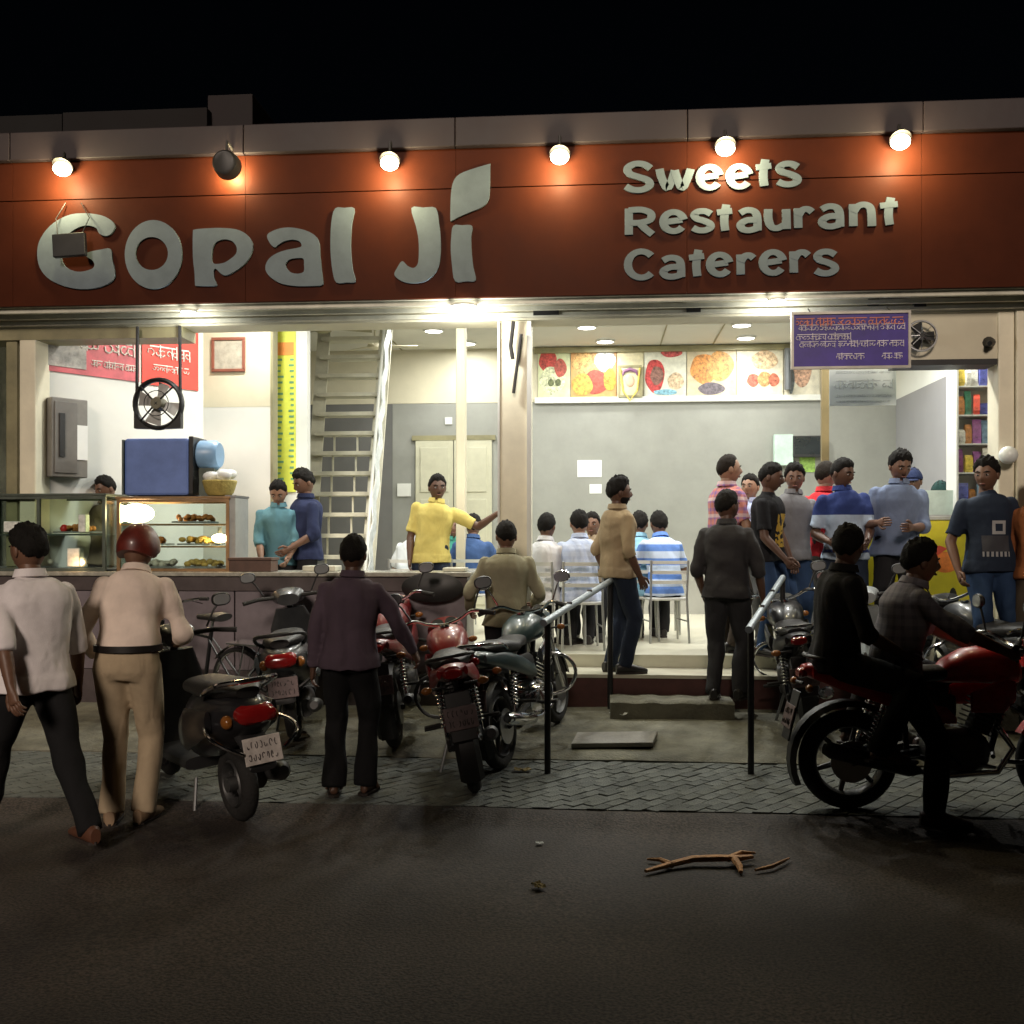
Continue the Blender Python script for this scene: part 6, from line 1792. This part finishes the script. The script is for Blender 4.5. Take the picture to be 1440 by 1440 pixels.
person('person all in black sitting as passenger on the red motorcycle', 0, pp.y, 0, hdg, H=1.72, x=pp.x, pelvis=(0, 0, .955), lean=6, shirt=cloth('shirt_black', (.016, .015, .015)), sleeve='elbow', trousers=D_BLK, hands={'L': (-.20, .34, .98), 'R': (.22, .32, .98)},
       feet={'R': (.27, .16, .38), 'L': (-.27, .16, .38)}, skin='d', hair='short', look=(55, 0), knee={'R': (.7, 1, .1), 'L': (-.7, 1, .1)}, shoes='sandal')
# --- standing on the shop platform
person('person in a khaki brown shirt and dark jeans standing at the platform edge', 868, .12, FL, -62, H=1.71, shirt=cloth('shirt_khaki', (.34, .26, .16)), sleeve='elbow', trousers=D_NAVY, skin='d', look=(-14, 2), hands={'R': (.22, .10, .84), 'L': (-.23, .02, .84)}, beard='full', hair='thick')
YF = FI
person('person in a pink checked shirt with receding hair looking past the crowd', 1022, .80, YF, -72, H=1.84, shirt=cloth('shirt_pink_check', (.52, .20, .16), 'check', (.18, .12, .34), 13, col3=(.66, .56, .54)), trousers=D_BROWN, skin='c', hair='thin', girth=1.1, hands={'R': (.14, .30, 1.10), 'L': (-.12, .32, 1.08)}, beard='moustache', look=(-6, 0))
person('person in a black tee with a yellow print and blue jeans facing the queue', 1078, .55, YF, -128, H=1.74, shirt=cloth('tee_yellow_print', (.014, .014, .016), 'print', (.50, .32, .05)), trousers=D_JEAN, skin='d', hair='short', collar=False, lean=4, side=3, twist=14, hands={'R': (.16, .26, .86), 'L': (-.22, .12, .84)}, look=(10, 10))
person('person in a grey shirt behind the one with the yellow print', 1112, .95, YF, -150, H=1.76, shirt=cloth('shirt_mid_grey', (.16, .16, .17)), trousers=D_JEAN, skin='b', hair='thick', side=-4, twist=-18, look=(-24, 8), hands={'L': (-.16, .26, 1.0), 'R': (.2, .1, .86)})
person('person in a light blue shirt mostly hidden behind the black tee', 1056, 1.55, YF, 150, H=1.70, shirt=cloth('shirt_pale_blue', (.40, .46, .66)), trousers=D_GREY, skin='c', look=(0, 0))
person('person in a bright red shirt with thinning hair turned to the counter', 1160, 1.15, YF, -40, H=1.80, shirt=cloth('shirt_red', (.60, .035, .045)), trousers=D_GREY, skin='c', hair='thin', look=(-20, 4), hands={'R': (.2, .25, 1.0), 'L': (-.2, .2, .95)})
person('person in a polo with navy shoulders and pale blue bands', 1188, .62, YF, 176, H=1.78, shirt=cloth('polo_banded', (.42, .52, .66), 'yoke', (.03, .05, .18), col3=(.62, .62, .62)), trousers=D_NAVY, skin='d', side=3, twist=12, look=(34, 14), hands={'R': (.16, .24, .98), 'L': (-.14, .26, .98)})
person('tall person in a slate blue shirt with moustache and raised hand', 1260, .66, YF, 168, H=1.85, shirt=cloth('shirt_slate', (.15, .19, .29)), sleeve='elbow', trousers=D_DARK, skin='b', hair='thick', beard='moustache', girth=1.08, side=-3, twist=10, look=(14, 20), hands={'R': (.15, .30, 1.10), 'L': (-.10, .30, 1.06)})
person('person in a navy cap standing behind the tall slate shirted person', 1284, 2.15, YF, 150, H=1.79, shirt=cloth('shirt_lilac', (.30, .28, .42)), trousers=D_DARK, skin='b', cap=(cloth('cap_navy', (.02, .03, .08)), 'cap'), look=(0, 4))
person('person in a dark green cap and pale shirt behind the yellow counter', 1322, 2.25, YF, 170, H=1.66, shirt=cloth('shirt_mint', (.45, .55, .52)), trousers=D_DARK, skin='c', cap=(cloth('cap_green', (.02, .055, .05)), 'cap'), look=(0, 12))
person('person in a navy tee with a pale block print and faded jeans', 1391, -.24, .5, 188, H=1.82, shirt=cloth('tee_block_print', (.022, .032, .055), 'block', (.42, .42, .42), col3=(.075, .075, .085)), trousers=D_JEAN, skin='b', collar=False, hair='thick', side=3, twist=-8, look=(-40, 6), hands={'R': (.27, .06, .84), 'L': (-.27, .08, .84)})
person('person in a rust brown shirt beside the outer right column', 1462, -.34, .5, 150, H=1.72, shirt=cloth('shirt_rust', (.26, .09, .035)), sleeve='long', trousers=D_BROWN, skin='b', look=(0, 0))
tag(MB().bounds(-.75, .75, -.32, .3, 0, .336).build('entrance_step', M_conc, bevel=.015), 'concrete block step under the rust shirted person by the outer column', 'step').location = (at(1452, 0, -.12).x + .1, -.325, .163)
# --- seated in the dining area
def seated(label, px, Y, hd, shirt, **k):
    k.setdefault('hands', {'L': (-.16, .40, .80), 'R': (.16, .40, .80)}); k.setdefault('lean', 10)
    k.setdefault('trousers', D_DARK)
    return person(label, px, Y, FI, hd, pelvis=(0, -.02, .555), feet={'L': (-.13, .42, 0), 'R': (.13, .40, 0)}, shirt=shirt, **k)
seated('seated person in a pale blue checked shirt with red sleeve badge', 816, .98, 8, cloth('shirt_sky_check', (.55, .62, .78), 'check', (.42, .50, .70), 14), H=1.72, skin='c', patch=('L', .45, cloth('patch_red', (.6, .06, .07))))
seated('seated person in a white shirt with folded arms beside the column', 764, 1.0, -20, cloth('shirt_bright_white', (.72, .72, .74)), H=1.68, skin='b', hands={'L': (-.02, .34, .86), 'R': (.04, .36, .90)})
person('person across the table behind the checked shirt, facing the road', 834, 2.15, FI, 172, pelvis=(0, -.02, .56), feet={'L': (-.13, .40, 0), 'R': (.13, .40, 0)}, lean=8, hands={'L': (-.16, .38, .82), 'R': (.16, .38, .82)}, shirt=cloth('shirt_tan', (.40, .32, .22)), trousers=D_DARK, skin='b', H=1.72)
chair(834, 2.15, 172, 'white chair under the person across the table behind the checked shirt')
seated('seated person in a sky blue shirt right of the standing khaki shirted person', 898, 1.95, -8, cloth('shirt_sky', (.26, .50, .66)), H=1.74, skin='b')
seated('seated person in a blue shirt with pale stripes leaning to the table', 934, 1.75, 16, cloth('shirt_blue_stripe', (.12, .24, .60), 'hstripe', (.52, .62, .78), 7), H=1.76, skin='b', lean=18)
seated('seated person in white behind the yellow shirted person', 577, 2.2, -14, cloth('shirt_white_b', (.68, .74, .78)), H=1.72, skin='b', lean=24)
seated('seated person in dark blue behind the counter end', 663, 2.35, -6, cloth('shirt_dark_blue', (.05, .10, .24)), H=1.72, skin='b')
person('person in a green shirt facing the dark blue one across the table', 641, 3.45, FI, 176, pelvis=(0, -.02, .56), feet={'L': (-.13, .40, 0), 'R': (.13, .40, 0)}, lean=6, hands={'L': (-.16, .38, .82), 'R': (.16, .38, .82)}, shirt=cloth('shirt_green', (.06, .30, .24)), trousers=D_DARK, skin='b', H=1.70)
chair(641, 3.45, 176, 'white chair under the person in the green shirt')
# --- behind the counter
person('person in a yellow shirt stretching an arm to the cream column', 606, .95, FI, 186, H=1.68, side=-7, shirt=cloth('shirt_yellow', (.66, .56, .17)), trousers=D_NAVY, skin='d', hands={'L': (-.66, .10, 1.32), 'R': (.20, .10, .86)}, elbow={'L': (-.3, -.3, -1)}, look=(14, 6), beard='moustache', grip={'L': (-1, .2, .2)})
person('person in a teal shirt looking down behind the counter', 392, .98, FI, 196, H=1.64, lean=8, shirt=cloth('shirt_teal', (.12, .27, .33)), sleeve='elbow', trousers=D_DARK, skin='c', look=(-10, 30), hands={'L': (-.10, .30, .90), 'R': (.16, .28, .86)})
person('person in a navy shirt with a pink shoulder patch turned to the teal shirt', 430, 1.05, FI, 128, H=1.74, shirt=cloth('shirt_navy', (.022, .030, .075)), sleeve='elbow', trousers=D_DARK, skin='b', hair='thick', patch=('R', .15, cloth('patch_pink', (.55, .16, .22))), look=(6, 22), hands={'L': (-.2, .24, .94), 'R': (.2, .2, .9)})
person('person in a grey brown shirt working behind the two display cases', 150, .62, FI - .0, 170, H=1.66, shirt=cloth('shirt_taupe', (.22, .18, .13)), trousers=D_DARK, skin='b', look=(-20, 20))
finish_jobs()
